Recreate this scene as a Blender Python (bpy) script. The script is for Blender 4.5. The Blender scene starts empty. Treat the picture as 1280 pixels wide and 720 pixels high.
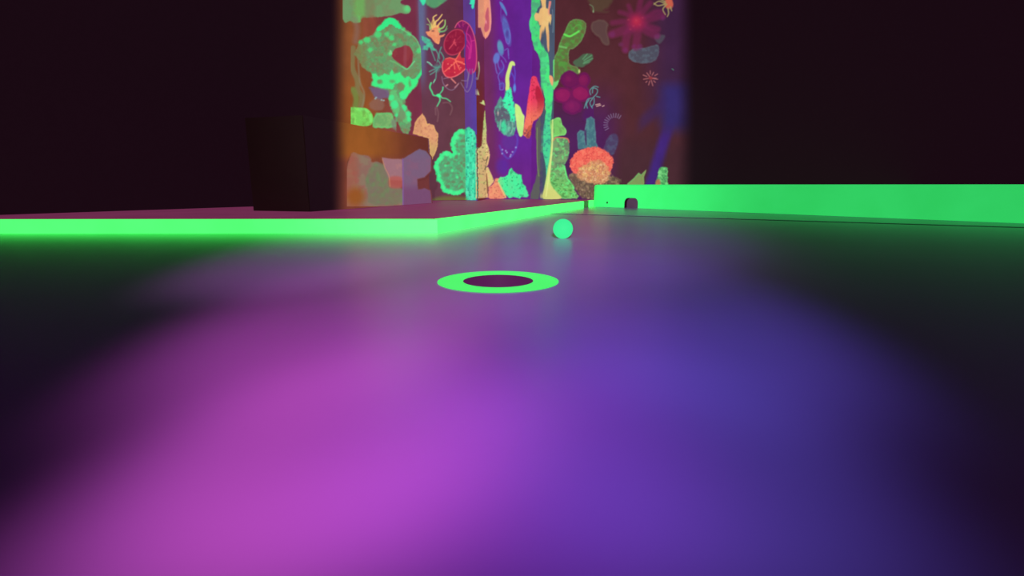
import bpy, bmesh, math
import numpy as np
from mathutils import Vector

SC = bpy.context.scene
COL = SC.collection
F = 656.0                      # focal length in pixels of the 1280x720 frame
TH = math.atan(129.0 / F)      # camera looks slightly down
H = 0.1153                     # the phone stands low on the floor
DECK = 0.034

# ------------------------------------------------------------------ camera geometry
def ray(u, v):
    x = (np.asarray(u, float) - 640) / F
    y = (360 - np.asarray(v, float)) / F
    return x, math.cos(TH) + y * math.sin(TH), -math.sin(TH) + y * math.cos(TH)

def ground(u, v, z=0.0):
    x, y, w = ray(u, v)
    t = (z - H) / w
    return (float(x * t), float(y * t), z)

def at_depth(u, v, Y):
    x, y, w = ray(u, v)
    t = Y / y
    return (float(x * t), Y, float(H + w * t))

# ------------------------------------------------------------------ helpers
def tag(o, label=None, cat=None, group=None, kind=None):
    if label: o['label'] = label
    if cat: o['category'] = cat
    if group: o['group'] = group
    if kind: o['kind'] = kind
    return o

def empty(name, loc=(0, 0, 0)):
    o = bpy.data.objects.new(name, None)
    o.location = loc
    o.empty_display_size = 0.05
    COL.objects.link(o)
    return o

def link(name, mesh, mat=None, parent=None):
    o = bpy.data.objects.new(name, mesh)
    if mat: mesh.materials.append(mat)
    COL.objects.link(o)
    if parent:
        o.parent = parent
        o.matrix_parent_inverse = parent.matrix_world.inverted() if parent.type != 'EMPTY' else o.matrix_parent_inverse
        if parent.type == 'EMPTY':
            o.location = -Vector(parent.location)
    return o

def bm_obj(name, bm, mat, parent=None, smooth=False):
    bmesh.ops.recalc_face_normals(bm, faces=bm.faces)
    me = bpy.data.meshes.new(name)
    bm.to_mesh(me); bm.free()
    if smooth:
        for p in me.polygons: p.use_smooth = True
    return link(name, me, mat, parent)

def prism(bm, plan, z0, z1):
    """upright prism over a plan polygon"""
    lo = [bm.verts.new((x, y, z0)) for x, y in plan]
    hi = [bm.verts.new((x, y, z1)) for x, y in plan]
    n = len(plan)
    bm.faces.new(hi); bm.faces.new(lo[::-1])
    for i in range(n):
        bm.faces.new((lo[i], lo[(i + 1) % n], hi[(i + 1) % n], hi[i]))

def s2l(c):
    c = np.asarray(c, float) / 255.0
    return np.where(c <= 0.04045, c / 12.92, ((c + 0.055) / 1.055) ** 2.4)

def lin(c):
    return tuple(float(k) for k in s2l(c)) + (1.0,)

# ------------------------------------------------------------------ materials
def nodes(name):
    m = bpy.data.materials.new(name)
    m.use_nodes = True
    nt = m.node_tree
    return m, nt, nt.nodes['Principled BSDF']

def fluoro(name, rgb, base=0.55, emit=0.45, rough=0.5, var=0.06, scale=9.0, spec=0.3):
    """paint with its own glow, answering the lamps; glow is added on non-fluorescent parts"""
    m, nt, b = nodes(name)
    tc = nt.nodes.new('ShaderNodeTexCoord')
    nz = nt.nodes.new('ShaderNodeTexNoise'); nz.inputs['Scale'].default_value = scale
    nz.inputs['Detail'].default_value = 3
    nt.links.new(tc.outputs['Object'], nz.inputs['Vector'])
    rp = nt.nodes.new('ShaderNodeValToRGB')
    c = lin(rgb)
    rp.color_ramp.elements[0].position = 0.3; rp.color_ramp.elements[1].position = 0.7
    rp.color_ramp.elements[0].color = tuple(k * (1 - var) for k in c[:3]) + (1,)
    rp.color_ramp.elements[1].color = tuple(min(1, k * (1 + var)) for k in c[:3]) + (1,)
    nt.links.new(nz.outputs['Fac'], rp.inputs['Fac'])
    mx = nt.nodes.new('ShaderNodeVectorMath'); mx.operation = 'SCALE'; mx.inputs['Scale'].default_value = base
    nt.links.new(rp.outputs['Color'], mx.inputs[0])
    nt.links.new(mx.outputs[0], b.inputs['Base Color'])
    nt.links.new(rp.outputs['Color'], b.inputs['Emission Color'])
    b.inputs['Emission Strength'].default_value = emit
    b.inputs['Roughness'].default_value = rough
    b.inputs['Specular IOR Level'].default_value = spec
    return m

def mural_material(base=0.34, emit=0.74):
    m, nt, b = nodes('mural_paint')
    a = nt.nodes.new('ShaderNodeAttribute'); a.attribute_name = 'paint'
    tc = nt.nodes.new('ShaderNodeTexCoord')
    nz = nt.nodes.new('ShaderNodeTexNoise'); nz.inputs['Scale'].default_value = 60; nz.inputs['Detail'].default_value = 4
    nt.links.new(tc.outputs['Object'], nz.inputs['Vector'])
    mr = nt.nodes.new('ShaderNodeMapRange')
    mr.inputs['To Min'].default_value = 0.94; mr.inputs['To Max'].default_value = 1.06
    nt.links.new(nz.outputs['Fac'], mr.inputs['Value'])
    sc = nt.nodes.new('ShaderNodeVectorMath'); sc.operation = 'SCALE'
    nt.links.new(a.outputs['Color'], sc.inputs[0]); nt.links.new(mr.outputs['Result'], sc.inputs['Scale'])
    mx = nt.nodes.new('ShaderNodeVectorMath'); mx.operation = 'SCALE'; mx.inputs['Scale'].default_value = base
    nt.links.new(sc.outputs[0], mx.inputs[0])
    nt.links.new(mx.outputs[0], b.inputs['Base Color'])
    nt.links.new(sc.outputs[0], b.inputs['Emission Color'])
    b.inputs['Emission Strength'].default_value = emit
    b.inputs['Roughness'].default_value = 0.75
    b.inputs['Specular IOR Level'].default_value = 0.1
    return m

def floor_material(name, rough, ior=1.6, coat=0.0):
    m, nt, b = nodes(name)
    tc = nt.nodes.new('ShaderNodeTexCoord')
    nz = nt.nodes.new('ShaderNodeTexNoise'); nz.inputs['Scale'].default_value = 5; nz.inputs['Detail'].default_value = 5
    nt.links.new(tc.outputs['Object'], nz.inputs['Vector'])
    rp = nt.nodes.new('ShaderNodeValToRGB')
    rp.color_ramp.elements[0].position = 0.3; rp.color_ramp.elements[1].position = 0.7
    rp.color_ramp.elements[0].color = (0.40, 0.19, 0.54, 1)
    rp.color_ramp.elements[1].color = (0.43, 0.205, 0.58, 1)
    nt.links.new(nz.outputs['Fac'], rp.inputs['Fac'])
    nt.links.new(rp.outputs['Color'], b.inputs['Base Color'])
    b.inputs['Roughness'].default_value = rough
    b.inputs['IOR'].default_value = ior
    b.inputs['Coat Weight'].default_value = coat
    b.inputs['Coat Roughness'].default_value = 0.27
    return m

M_MURAL = mural_material()
M_FLOOR = floor_material('dark_purple_floor', 0.40, 1.52, 0.4)
M_FLOOR2 = floor_material('glossy_purple_floor', 0.26, 1.38)
M_GREEN = fluoro('fluorescent_green_board', (62, 255, 88), base=0.8, emit=2.0)
M_GREENR = fluoro('fluorescent_green_lane_board', (62, 255, 88), base=0.8, emit=2.0)
M_GREENB = fluoro('fluorescent_green_block', (62, 255, 120), base=0.8, emit=0.60)
M_RING = fluoro('fluorescent_green_ring', (72, 255, 104), base=0.4, emit=0.85)
M_BALL = fluoro('glowing_ball_paint', (66, 248, 152), base=0.06, emit=0.92, var=0.03, rough=0.6, spec=0.05)
M_DECK = fluoro('maroon_deck', (118, 48, 84), base=0.6, emit=0.8, var=0.08, spec=0.15)  # self-glow added to brighten the deck colour
M_CUP = fluoro('cup_liner', (90, 32, 84), base=0.08, emit=0.85, var=0.04, spec=0.1)  # even glow added inside the cup in place of light
M_DARK = fluoro('dark_opening', (46, 18, 34), base=0.5, emit=0.35, var=0.1, spec=0.15)
M_BACK = fluoro('dim_purple_plate', (86, 56, 84), base=0.2, emit=0.8, var=0.1, spec=0.3)
M_NOTCH = fluoro('dark_green_notch', (62, 84, 50), base=0.4, emit=0.6, var=0.2)
M_SEAM = fluoro('floor_seam', (38, 22, 58), base=0.4, emit=0.1)

# ------------------------------------------------------------------ setting: floor
def floor_mesh(cx, cy, r):
    bm = bmesh.new()
    n = 72
    c = [bm.verts.new((cx + r * math.cos(2 * math.pi * i / n), cy + r * math.sin(2 * math.pi * i / n), 0)) for i in range(n)]
    q = 0.25
    s = []
    for i in range(n):
        a = 2 * math.pi * i / n
        k = q / max(abs(math.cos(a)), abs(math.sin(a)))
        s.append(bm.verts.new((cx + k * math.cos(a), cy + k * math.sin(a), 0)))
    for i in range(n):
        bm.faces.new((c[i], c[(i + 1) % n], s[(i + 1) % n], s[i]))
    x0, x1, y0, y1 = -4.0, 4.0, -2.6, 4.2
    X = [x0, cx - q, cx + q, x1]; Y = [y0, cy - q, cy + q, y1]
    for i in range(3):
        for j in range(3):
            if i == 1 and j == 1: continue
            bm.faces.new([bm.verts.new(p) for p in ((X[i], Y[j], 0), (X[i + 1], Y[j], 0), (X[i + 1], Y[j + 1], 0), (X[i], Y[j + 1], 0))])
    bmesh.ops.remove_doubles(bm, verts=bm.verts, dist=1e-5)
    return bm

g_far = ground(622.5, 339.2); g_near = ground(622.5, 366.7)
CY = (g_far[1] + g_near[1]) / 2
R_OUT = (g_far[1] - g_near[1]) / 2
CX = ground(622.6, 352.3)[0]
R_IN = R_OUT * 0.58
fl = bm_obj('floor', floor_mesh(CX, CY, R_IN), M_FLOOR)
tag(fl, 'dark purple glossy floor of the black light mini golf lane', kind='structure')

sa = ground(684, 266.9); sb = ground(842, 271.6)
dx, dy = sb[0] - sa[0], sb[1] - sa[1]
sb = (sa[0] + dx * 4, sa[1] + dy * 4)
L = math.hypot(dx, dy); nx, ny = -dy / L, dx / L
def seam(o0, o1, k=1.0, z=0.0):
    return [(sa[0] + nx * o0, sa[1] + ny * o0), (sb[0] + nx * o0, sb[1] + ny * o0), (sb[0] + nx * o1, sb[1] + ny * o1), (sa[0] + nx * o1, sa[1] + ny * o1)]
bm = bmesh.new(); prism(bm, seam(-0.012, 0.012), -0.001, 0.0008)
tag(bm_obj('trim_1', bm, M_SEAM), 'thin dark seam across the floor before the green block', kind='structure')
bm = bmesh.new(); prism(bm, [(sa[0] + nx * 0.008, sa[1] + ny * 0.008), (sb[0] + nx * 0.008, sb[1] + ny * 0.008), (4.0, 3.0), (0.9, 3.0), (0.43, 2.84), (0.40, 2.70)], -0.001, 0.0012)
tag(bm_obj('floor_1', bm, M_FLOOR2), 'shinier strip of floor between the seam and the green block', kind='structure')

# ------------------------------------------------------------------ setting: walls as a folded line in plan
def wp(u, Y, v=250):
    x, y, w = ray(u, v)
    return (float(x / y) * Y, Y)

pF1 = wp(531, 2.80)
pA = wp(438, 2.42)
pA0 = (pA[0] + (pA[0] - pF1[0]) * 5.5, pA[1] + (pA[1] - pF1[1]) * 5.5)
pF2 = wp(583, 2.86)
pF3 = wp(597, 2.82)
pF3b = wp(607, 3.08)
pF4 = wp(664, 3.10)
pF5 = wp(677, 3.00)
pF6 = wp(690.5, 3.02)
pG1 = wp(842, 3.08)
pG2 = (pG1[0] + (pG1[0] - pF6[0]) * 4, pG1[1] + (pG1[1] - pF6[1]) * 4)
SEG = {'A': (pA0, pF1), 'B': (pF1, pF2), 'C': (pF2, pF3), 'R': (pF3, pF3b), 'D': (pF3b, pF4), 'E': (pF4, pF5), 'K': (pF5, pF6), 'G': (pF6, pG2)}
# the face of the low painted box on the left belongs to the same painting
pB0 = (-0.752, 1.62)
pB1 = wp(535, 2.40, 180)
q0 = wp(438, 1.84, 180)
_k = (q0[1] - 1.62) / (pB1[1] - q0[1])
pB0 = (q0[0] - (pB1[0] - q0[0]) * _k, 1.62)
SEG['X'] = (pB0, pB1)
KEYS = list(SEG)

def hit(u, v, keys, lift=0.0):
    """point of the painted wall met by the line of sight (u, v); returns xyz and wall index"""
    x, y, w = ray(u, v)
    shape = np.shape(x)
    best = np.full(shape, 1e9); sel = np.zeros(shape, int); fall = np.full(shape, 1e9); fb = np.full(shape, 1e9); fs = np.zeros(shape, int)
    for k in keys:
        (ax, ay), (bx, by) = SEG[k]
        ex, ey = bx - ax, by - ay
        den = x * ey - y * ex
        den = np.where(np.abs(den) < 1e-9, 1e-9, den)
        t = (ax * ey - ay * ex) / den
        s = ((x * t - ax) * ex + (y * t - ay) * ey) / (ex * ex + ey * ey)
        ok = (t > 0) & (s >= -1e-4) & (s <= 1.0001)
        new = ok & (t < best)
        best = np.where(new, t, best); sel = np.where(new, KEYS.index(k), sel)
        off = np.maximum(-s, s - 1) * math.hypot(ex, ey)
        nf = (t > 0) & (off < fall)
        fall = np.where(nf, off, fall); fb = np.where(nf, t, fb); fs = np.where(nf, KEYS.index(k), fs)
    miss = best > 1e8
    t = np.where(miss, fb, best); sel = np.where(miss, fs, sel)
    X, Y, Z = x * t, y * t, H + w * t
    n = np.zeros(shape + (2,))
    for i, k in enumerate(KEYS):
        (ax, ay), (bx, by) = SEG[k]
        l = math.hypot(bx - ax, by - ay)
        n[sel == i] = ((by - ay) / l, -(bx - ax) / l)
    return np.stack([X + n[..., 0] * lift, Y + n[..., 1] * lift, Z], -1), sel

# ------------------------------------------------------------------ little painter (numpy)
def _h(ix, iy, seed):
    n = (ix.astype(np.int64) * 374761393 + iy.astype(np.int64) * 668265263 + seed * 982451653) & 0x7fffffff
    n = ((n ^ (n >> 13)) * 1274126177) & 0x7fffffff
    return ((n ^ (n >> 16)) & 0xffff) / 65535.0

def vnoise(x, y, seed=0):
    ix, iy = np.floor(x), np.floor(y)
    fx, fy = x - ix, y - iy
    fx, fy = fx * fx * (3 - 2 * fx), fy * fy * (3 - 2 * fy)
    a, b, c, d = _h(ix, iy, seed), _h(ix + 1, iy, seed), _h(ix, iy + 1, seed), _h(ix + 1, iy + 1, seed)
    return (a * (1 - fx) + b * fx) * (1 - fy) + (c * (1 - fx) + d * fx) * fy

def fbm(x, y, seed=0, o=3):
    r, a, t = 0, 0.5, 0
    for k in range(o):
        r = r + a * vnoise(x * 2 ** k, y * 2 ** k, seed + 17 * k); t += a; a *= 0.5
    return r / t

def sst(e0, e1, x):
    t = np.clip((x - e0) / (e1 - e0 + 1e-9), 0, 1)
    return t * t * (3 - 2 * t)

def lerp3(a, b, t):
    return np.asarray(a, float) * (1 - t[..., None]) + np.asarray(b, float) * t[..., None]

def bg(u, v, sel):
    """wall colour under the corals; warm haze and fold shading painted in"""
    u = np.asarray(u, float); v = np.asarray(v, float)
    out = np.zeros(u.shape + (3,))
    nz = fbm(u / 14, v / 22, 5)
    for i, k in enumerate(KEYS):
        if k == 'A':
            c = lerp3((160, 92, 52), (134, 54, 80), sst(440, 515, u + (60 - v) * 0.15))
            c = lerp3(c, (162, 88, 42), sst(70, 130, v) * (1 - sst(446, 478, u)) * 0.9)  # warm haze of light painted into the left end of the wall
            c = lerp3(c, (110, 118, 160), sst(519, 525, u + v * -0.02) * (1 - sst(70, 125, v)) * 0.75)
        elif k == 'B':
            c = lerp3((112, 58, 88), (108, 52, 74), sst(533, 575, u))
            c = lerp3(c, (112, 66, 76), sst(70, 150, v) * 0.7)
            c = lerp3(c, (108, 125, 168), (1 - sst(528, 536, u)) * (1 - sst(70, 125, v)) * 0.8)
            c = lerp3(c, (92, 42, 88), (1 - sst(5, 40, v)) * sst(560, 583, u) * 0.6)
        elif k == 'C':
            c = lerp3((100, 62, 142), (92, 66, 160), sst(583, 596, u))  # front face of the fold, its violet light painted in
        elif k == 'R':
            c = lerp3((112, 44, 84), (112, 40, 42), sst(60, 130, v) * (1 - sst(601, 609, u)))  # side of the recess, its shade painted in
        elif k == 'D':
            c = lerp3((112, 44, 96), (108, 32, 142), sst(607, 626, u - v * 0.03))
            c = lerp3(c, (98, 36, 148), sst(622, 650, u) * 0.6)
            c = lerp3(c, (110, 36, 110), sst(170, 245, v) * 0.5)
        elif k in 'EK':
            c = lerp3((78, 90, 112), (70, 84, 100), sst(60, 200, v))
            c = lerp3(c, (104, 34, 136), sst(25, 70, v) * (1 - sst(673, 679, u)))
        elif k == 'G':
            c = lerp3((100, 47, 56), (92, 36, 100), sst(85, 170, v) * (1 - sst(750, 790, u)))
            c = lerp3(c, (78, 44, 92), sst(790, 840, u) * (1 - sst(120, 170, v)) * 0.8)
            c = lerp3(c, (90, 47, 60), sst(150, 200, v) * sst(755, 785, u))
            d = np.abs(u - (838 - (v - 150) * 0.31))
            c = lerp3(c, (82, 44, 156), (1 - sst(3, 11, d)) * sst(140, 175, v) * 0.9)  # slanting violet-blue band mixed into the wall colour
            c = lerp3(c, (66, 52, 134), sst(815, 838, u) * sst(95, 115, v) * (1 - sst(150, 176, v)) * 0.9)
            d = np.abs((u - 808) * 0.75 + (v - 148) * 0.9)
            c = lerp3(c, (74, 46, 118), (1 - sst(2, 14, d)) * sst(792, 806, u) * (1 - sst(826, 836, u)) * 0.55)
        else:
            c = lerp3((160, 92, 40), (112, 52, 44), sst(455, 535, u))
            c = lerp3(c, (124, 60, 66), sst(190, 205, v) * 0.6)
        c = c * (0.92 + 0.16 * nz)[..., None] * (0.87 if k == 'G' else 0.94 if k in 'AB' else 1.0)
        # beyond the mural stretch, fall-off of light painted in as a dark fade
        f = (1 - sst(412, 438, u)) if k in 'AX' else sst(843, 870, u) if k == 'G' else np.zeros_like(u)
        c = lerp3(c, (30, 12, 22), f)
        out = np.where((sel == i)[..., None], c, out)
    return out

def cat(p, closed=True, n=5):
    p = np.asarray(p, float); m = len(p); o = []
    for i in range(m if closed else m - 1):
        g = (lambda j: p[j % m]) if closed else (lambda j: p[min(max(j, 0), m - 1)])
        a, b, c, d = g(i - 1), g(i), g(i + 1), g(i + 2)
        for k in range(n):
            t = k / n
            o.append(0.5 * (2 * b + (c - a) * t + (2 * a - 5 * b + 4 * c - d) * t * t + (3 * b - a - 3 * c + d) * t ** 3))
    if not closed: o.append(p[-1])
    return np.array(o)

def d_line(X, Y, p, closed=False):
    d = np.full(X.shape, 1e9)
    m = len(p)
    for i in range(m if closed else m - 1):
        a, b = p[i], p[(i + 1) % m]
        ex, ey = b[0] - a[0], b[1] - a[1]
        t = np.clip(((X - a[0]) * ex + (Y - a[1]) * ey) / (ex * ex + ey * ey + 1e-9), 0, 1)
        d = np.minimum(d, (X - a[0] - ex * t) ** 2 + (Y - a[1] - ey * t) ** 2)
    return np.sqrt(d)

def sd_poly(X, Y, p):
    d = d_line(X, Y, p, True)
    ins = np.zeros(X.shape, bool)
    m = len(p)
    for i in range(m):
        a, b = p[i], p[(i + 1) % m]
        if a[1] == b[1]: continue
        ins ^= ((a[1] > Y) != (b[1] > Y)) & (X < (b[0] - a[0]) * (Y - a[1]) / (b[1] - a[1]) + a[0])
    return np.where(ins, -d, d)

UX, UY = np.meshgrid(np.arange(410, 862, 0.5), np.arange(-12, 266, 0.5))
_, _us = hit(UX, UY, [k for k in KEYS if k != 'X'])
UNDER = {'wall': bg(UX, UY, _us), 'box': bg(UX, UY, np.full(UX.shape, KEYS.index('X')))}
def under_idx(X, Y):
    return (np.clip(np.round((Y + 12) / 0.5).astype(int), 0, UX.shape[0] - 1), np.clip(np.round((X - 410) / 0.5).astype(int), 0, UX.shape[1] - 1))

class Cv:
    seed = 1
    count = 0
    def __init__(s, box, keys, step=0.55):
        x0, y0, x1, y1 = box
        nx, ny = int((x1 - x0) / step) + 2, int((y1 - y0) / step) + 2
        s.X, s.Y = np.meshgrid(np.linspace(x0, x1, nx), np.linspace(y0, y1, ny))
        s.keys = keys
        _, s.sel = hit(s.X, s.Y, keys)
        s.box, s.step, s.which = box, step, 'box' if keys == 'X' else 'wall'
        s.rgb = UNDER[s.which][under_idx(s.X, s.Y)]
        s.A = np.zeros(s.X.shape)
        Cv.seed += 3; s.sd = Cv.seed
    def mix(s, a, col, grow=True):
        c = np.asarray(col, float)
        s.rgb = s.rgb * (1 - a[..., None]) + c * a[..., None]
        if grow: s.A = np.maximum(s.A, a)
        return a
    def poly(s, p, col, op=1.0, rough=0.0, fr=0.25, soft=1.0, smooth=True, grow=True):
        d = sd_poly(s.X, s.Y, cat(p) if smooth else np.asarray(p, float))
        if rough: d = d + rough * (fbm(s.X * fr, s.Y * fr, s.sd) - 0.5) * 2
        a = np.clip(0.5 - d / soft, 0, 1) * op
        s.mix(a, col, grow); s.d = d
        return a
    def ell(s, cx, cy, rx, ry, col, rot=0, op=1.0, rough=0.0, fr=0.3, soft=1.0, grow=True):
        r = math.radians(rot); x, y = s.X - cx, s.Y - cy
        x, y = x * math.cos(r) + y * math.sin(r), -x * math.sin(r) + y * math.cos(r)
        d = (np.sqrt((x / rx) ** 2 + (y / ry) ** 2) - 1) * min(rx, ry)
        if rough: d = d + rough * (fbm(s.X * fr, s.Y * fr, s.sd) - 0.5) * 2
        a = np.clip(0.5 - d / soft, 0, 1) * op
        s.mix(a, col, grow); s.d = d
        return a
    def line(s, p, w, col, op=1.0, soft=0.8, taper=0.0, smooth=True, closed=False):
        q = cat(p, closed, 5) if smooth else np.asarray(p, float)
        if taper:
            d = np.full(s.X.shape, 1e9); m = len(q)
            for i in range(m - 1):
                d = np.minimum(d, d_line(s.X, s.Y, q[i:i + 2]) - w / 2 * (1 - taper * i / m))
        else:
            d = d_line(s.X, s.Y, q, closed) - w / 2
        return s.mix(np.clip(0.5 - d / soft, 0, 1) * op, col)
    def spots(s, a, col, fr=0.35, lo=0.55, hi=0.7, op=0.8, seed=0):
        n = fbm(s.X * fr, s.Y * fr, s.sd + 50 + seed)
        return s.mix(a * sst(lo - 0.05, hi + 0.05, n) * op * 0.85, col, False)
    def streaks(s, a, col, fx=0.5, fy=0.08, lo=0.5, hi=0.65, op=0.7, seed=0):
        n = fbm(s.X * fx, s.Y * fy, s.sd + 90 + seed)
        return s.mix(a * sst(lo, hi, n) * op, col, False)
    def ridges(s, a, col, fr=0.3, w=0.08, op=0.7, seed=0):
        n = np.abs(fbm(s.X * fr, s.Y * fr, s.sd + 70 + seed) - 0.5)
        return s.mix(a * (1 - sst(w * 0.3, w, n)) * op, col, False)
    def rim(s, a, d, col, w=2.0, op=0.8):
        return s.mix(a * (1 - sst(w * 0.5, w, -d)) * op, col, False)
    def grad(s, a, col, axis, lo, hi, op=1.0):
        q = s.X if axis == 'x' else s.Y
        return s.mix(a * sst(lo, hi, q) * op if hi > lo else a * (1 - sst(hi, lo, q)) * op, col, False)
    def done(s, name, parent, label, lift=0.002):
        for _ in range(1):
            for ax in (0, 1):
                s.rgb = (np.roll(s.rgb, 1, ax) + 2 * s.rgb + np.roll(s.rgb, -1, ax)) / 4
                q = np.pad(s.A, 1); s.A = np.maximum(s.A, (q[1:-1, 2:] + q[1:-1, :-2] + q[2:, 1:-1] + q[:-2, 1:-1]) / 5)
        used = s.A > 0.04
        x0, y0, x1, y1 = s.box
        m = (UX >= x0) & (UX <= x1) & (UY >= y0) & (UY <= y1)
        ji = (np.clip(np.round((UY[m] - y0) / (y1 - y0) * (s.X.shape[0] - 1)).astype(int), 0, s.X.shape[0] - 1),
              np.clip(np.round((UX[m] - x0) / (x1 - x0) * (s.X.shape[1] - 1)).astype(int), 0, s.X.shape[1] - 1))
        UNDER[s.which][m] = np.where(used[ji][:, None], s.rgb[ji], UNDER[s.which][m])
        Cv.count += 1
        lift = 0.002 + 0.00022 * Cv.count
        cell = used[:-1, :-1] | used[1:, :-1] | used[:-1, 1:] | used[1:, 1:]
        ny, nx = s.X.shape
        idx = np.full((ny, nx), -1, int)
        vm = np.zeros((ny, nx), bool)
        vm[:-1, :-1] |= cell; vm[1:, :-1] |= cell; vm[:-1, 1:] |= cell; vm[1:, 1:] |= cell
        idx[vm] = np.arange(vm.sum())
        P, _ = hit(s.X[vm], s.Y[vm], s.keys, lift)
        P[:, 2] = np.maximum(P[:, 2], DECK + 0.001)
        j, i = np.nonzero(cell)
        quads = np.stack([idx[j + 1, i], idx[j + 1, i + 1], idx[j, i + 1], idx[j, i]], -1)
        o = grid_mesh(name, P, quads, s.rgb[vm], parent)
        if label: o['label'] = label
        return o

def grid_mesh(name, P, quads, rgb, parent=None):
    me = bpy.data.meshes.new(name)
    n = len(quads)
    me.vertices.add(len(P)); me.vertices.foreach_set('co', np.asarray(P, np.float32).ravel())
    me.loops.add(n * 4); me.loops.foreach_set('vertex_index', quads.astype(np.int32).ravel())
    me.polygons.add(n)
    me.polygons.foreach_set('loop_start', np.arange(0, n * 4, 4, dtype=np.int32))
    me.update(calc_edges=True)
    at = me.color_attributes.new('paint', 'FLOAT_COLOR', 'POINT')
    c = np.ones((len(P), 4), np.float32); c[:, :3] = s2l(np.clip(rgb, 0, 255))
    at.data.foreach_set('color', c.ravel())
    return link(name, me, M_MURAL, parent)

def project(P):
    x, y, z = P[..., 0], P[..., 1], P[..., 2] - H
    d = y * math.cos(TH) - z * math.sin(TH)
    q = y * math.sin(TH) + z * math.cos(TH)
    d = np.maximum(d, 0.05)
    return 640 + F * x / d, 360 - F * q / d

def wall_mesh(keys, name, label, z1=2.3, z0=0.0):
    Ps, Qs, Cs = [], [], []; base = 0
    for k in keys:
        a, b = np.array(SEG[k][0]), np.array(SEG[k][1])
        ua, _ = project(np.array([*a, 0.3])); ub, _ = project(np.array([*b, 0.3]))
        n = int(min(220, max(4, abs(ub - ua) / 2.0)))
        s = np.linspace(0, 1, n + 1)
        zs = np.concatenate([np.linspace(z0, min(z1, 1.25), 100 if z1 > 1 else 40), np.linspace(1.3, z1, 12)] if z1 > 1.3 else [np.linspace(z0, z1, 40)])
        S, Z = np.meshgrid(s, zs)
        P = np.stack([a[0] + (b[0] - a[0]) * S, a[1] + (b[1] - a[1]) * S, Z], -1)
        u, v = project(P)
        Cs.append(bg(u, v, np.full(u.shape, KEYS.index(k))).reshape(-1, 3)); Ps.append(P.reshape(-1, 3))
        I = np.arange(S.size).reshape(S.shape) + base
        Qs.append(np.stack([I[:-1, :-1], I[:-1, 1:], I[1:, 1:], I[1:, :-1]], -1).reshape(-1, 4)); base += S.size
    o = grid_mesh(name, np.concatenate(Ps), np.concatenate(Qs), np.concatenate(Cs))
    return tag(o, label, kind='structure')

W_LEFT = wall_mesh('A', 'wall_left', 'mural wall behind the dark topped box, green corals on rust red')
W_FOLD = wall_mesh('BC', 'wall_back_left', 'mural panel with red jellyfish between the two wall folds')
W_MID = wall_mesh('RD', 'wall_back', 'recessed purple mural panel between the two projecting wall folds')
W_COL = wall_mesh('EK', 'wall_back_right', 'narrow projecting wall fold with pale starfish on green')
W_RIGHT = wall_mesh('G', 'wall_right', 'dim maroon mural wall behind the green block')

def T(ox, oy, s):
    return lambda *p: [(ox + x / s, oy + y / s) for x, y in p]
z1 = T(438, 0, 4.8); z2 = T(640, 0, 4.8); z3 = T(438, 130, 4.8); z4 = T(640, 130, 4.8)
a1 = T(438, 0, 9.47); a2 = T(438, 76, 9.47); b1 = T(525, 0, 9.47); b2 = T(525, 76, 9.47)
d1 = T(600, 0, 9.47); d2 = T(600, 76, 9.47); d3 = T(590, 150, 7.126); g1 = T(690, 0, 6.316); g2 = T(690, 166, 6.316)
BRIGHT = (62, 252, 146); MIDG = (116, 162, 112)

# ---- left wall
c = Cv((428, -6, 520, 34), 'A')
a = c.poly([(430, -8), (506, -8), (500, 2), (503, 6), (510, 7), (513, 12), (509, 17), (498, 17), (488, 20), (462, 22), (452, 23), (450, 28), (443, 29), (438, 26), (430, 27)], (122, 166, 112), rough=1.2)
c.mix(a * (1 - sst(4, 11, np.abs(c.X - 449))) * 0.75, (124, 190, 98), False)
c.mix(a * (1 - sst(3, 10, np.abs(c.X - 462))) * 0.6, (136, 132, 94), False)
c.mix(a * (1 - sst(1, 8, np.hypot(c.X - 509, c.Y - 11))), (108, 226, 136), False)
c.mix(a * (1 - sst(1, 8, np.hypot(c.X - 446, c.Y - 25))) * 0.8, (110, 222, 118), False)
c.spots(a, (150, 128, 96), 0.12, 0.55, 0.75, 0.4)
c.done('painted_coral', W_LEFT, 'blurred pale green slab coral at the top of the left mural')

c = Cv((438, 14, 476, 160), 'A')
for x, w, cc, op in ((445, 7, (150, 118, 110), 0.55), (456, 6, (160, 84, 66), 0.6), (466, 7, (166, 78, 66), 0.5)):
    c.line([(x - 2, 24), (x + 1, 36), (x - 1, 52)], w, cc, op, soft=5)
c.line([(441, 60), (440, 84), (446, 100), (447, 112), (452, 122), (450, 134)], 6.5, (140, 128, 84), 0.85, soft=2)
c.line([(447, 62), (448, 88), (450, 104), (455, 118), (452, 136)], 2, (150, 140, 112), 0.7, soft=2)
c.line([(441, 112), (445, 124), (442, 140)], 7, (122, 150, 76), 0.8, soft=3)
c.done('painted_seaweed', W_LEFT, 'dull olive seaweed strands beside the big green coral')

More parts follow.
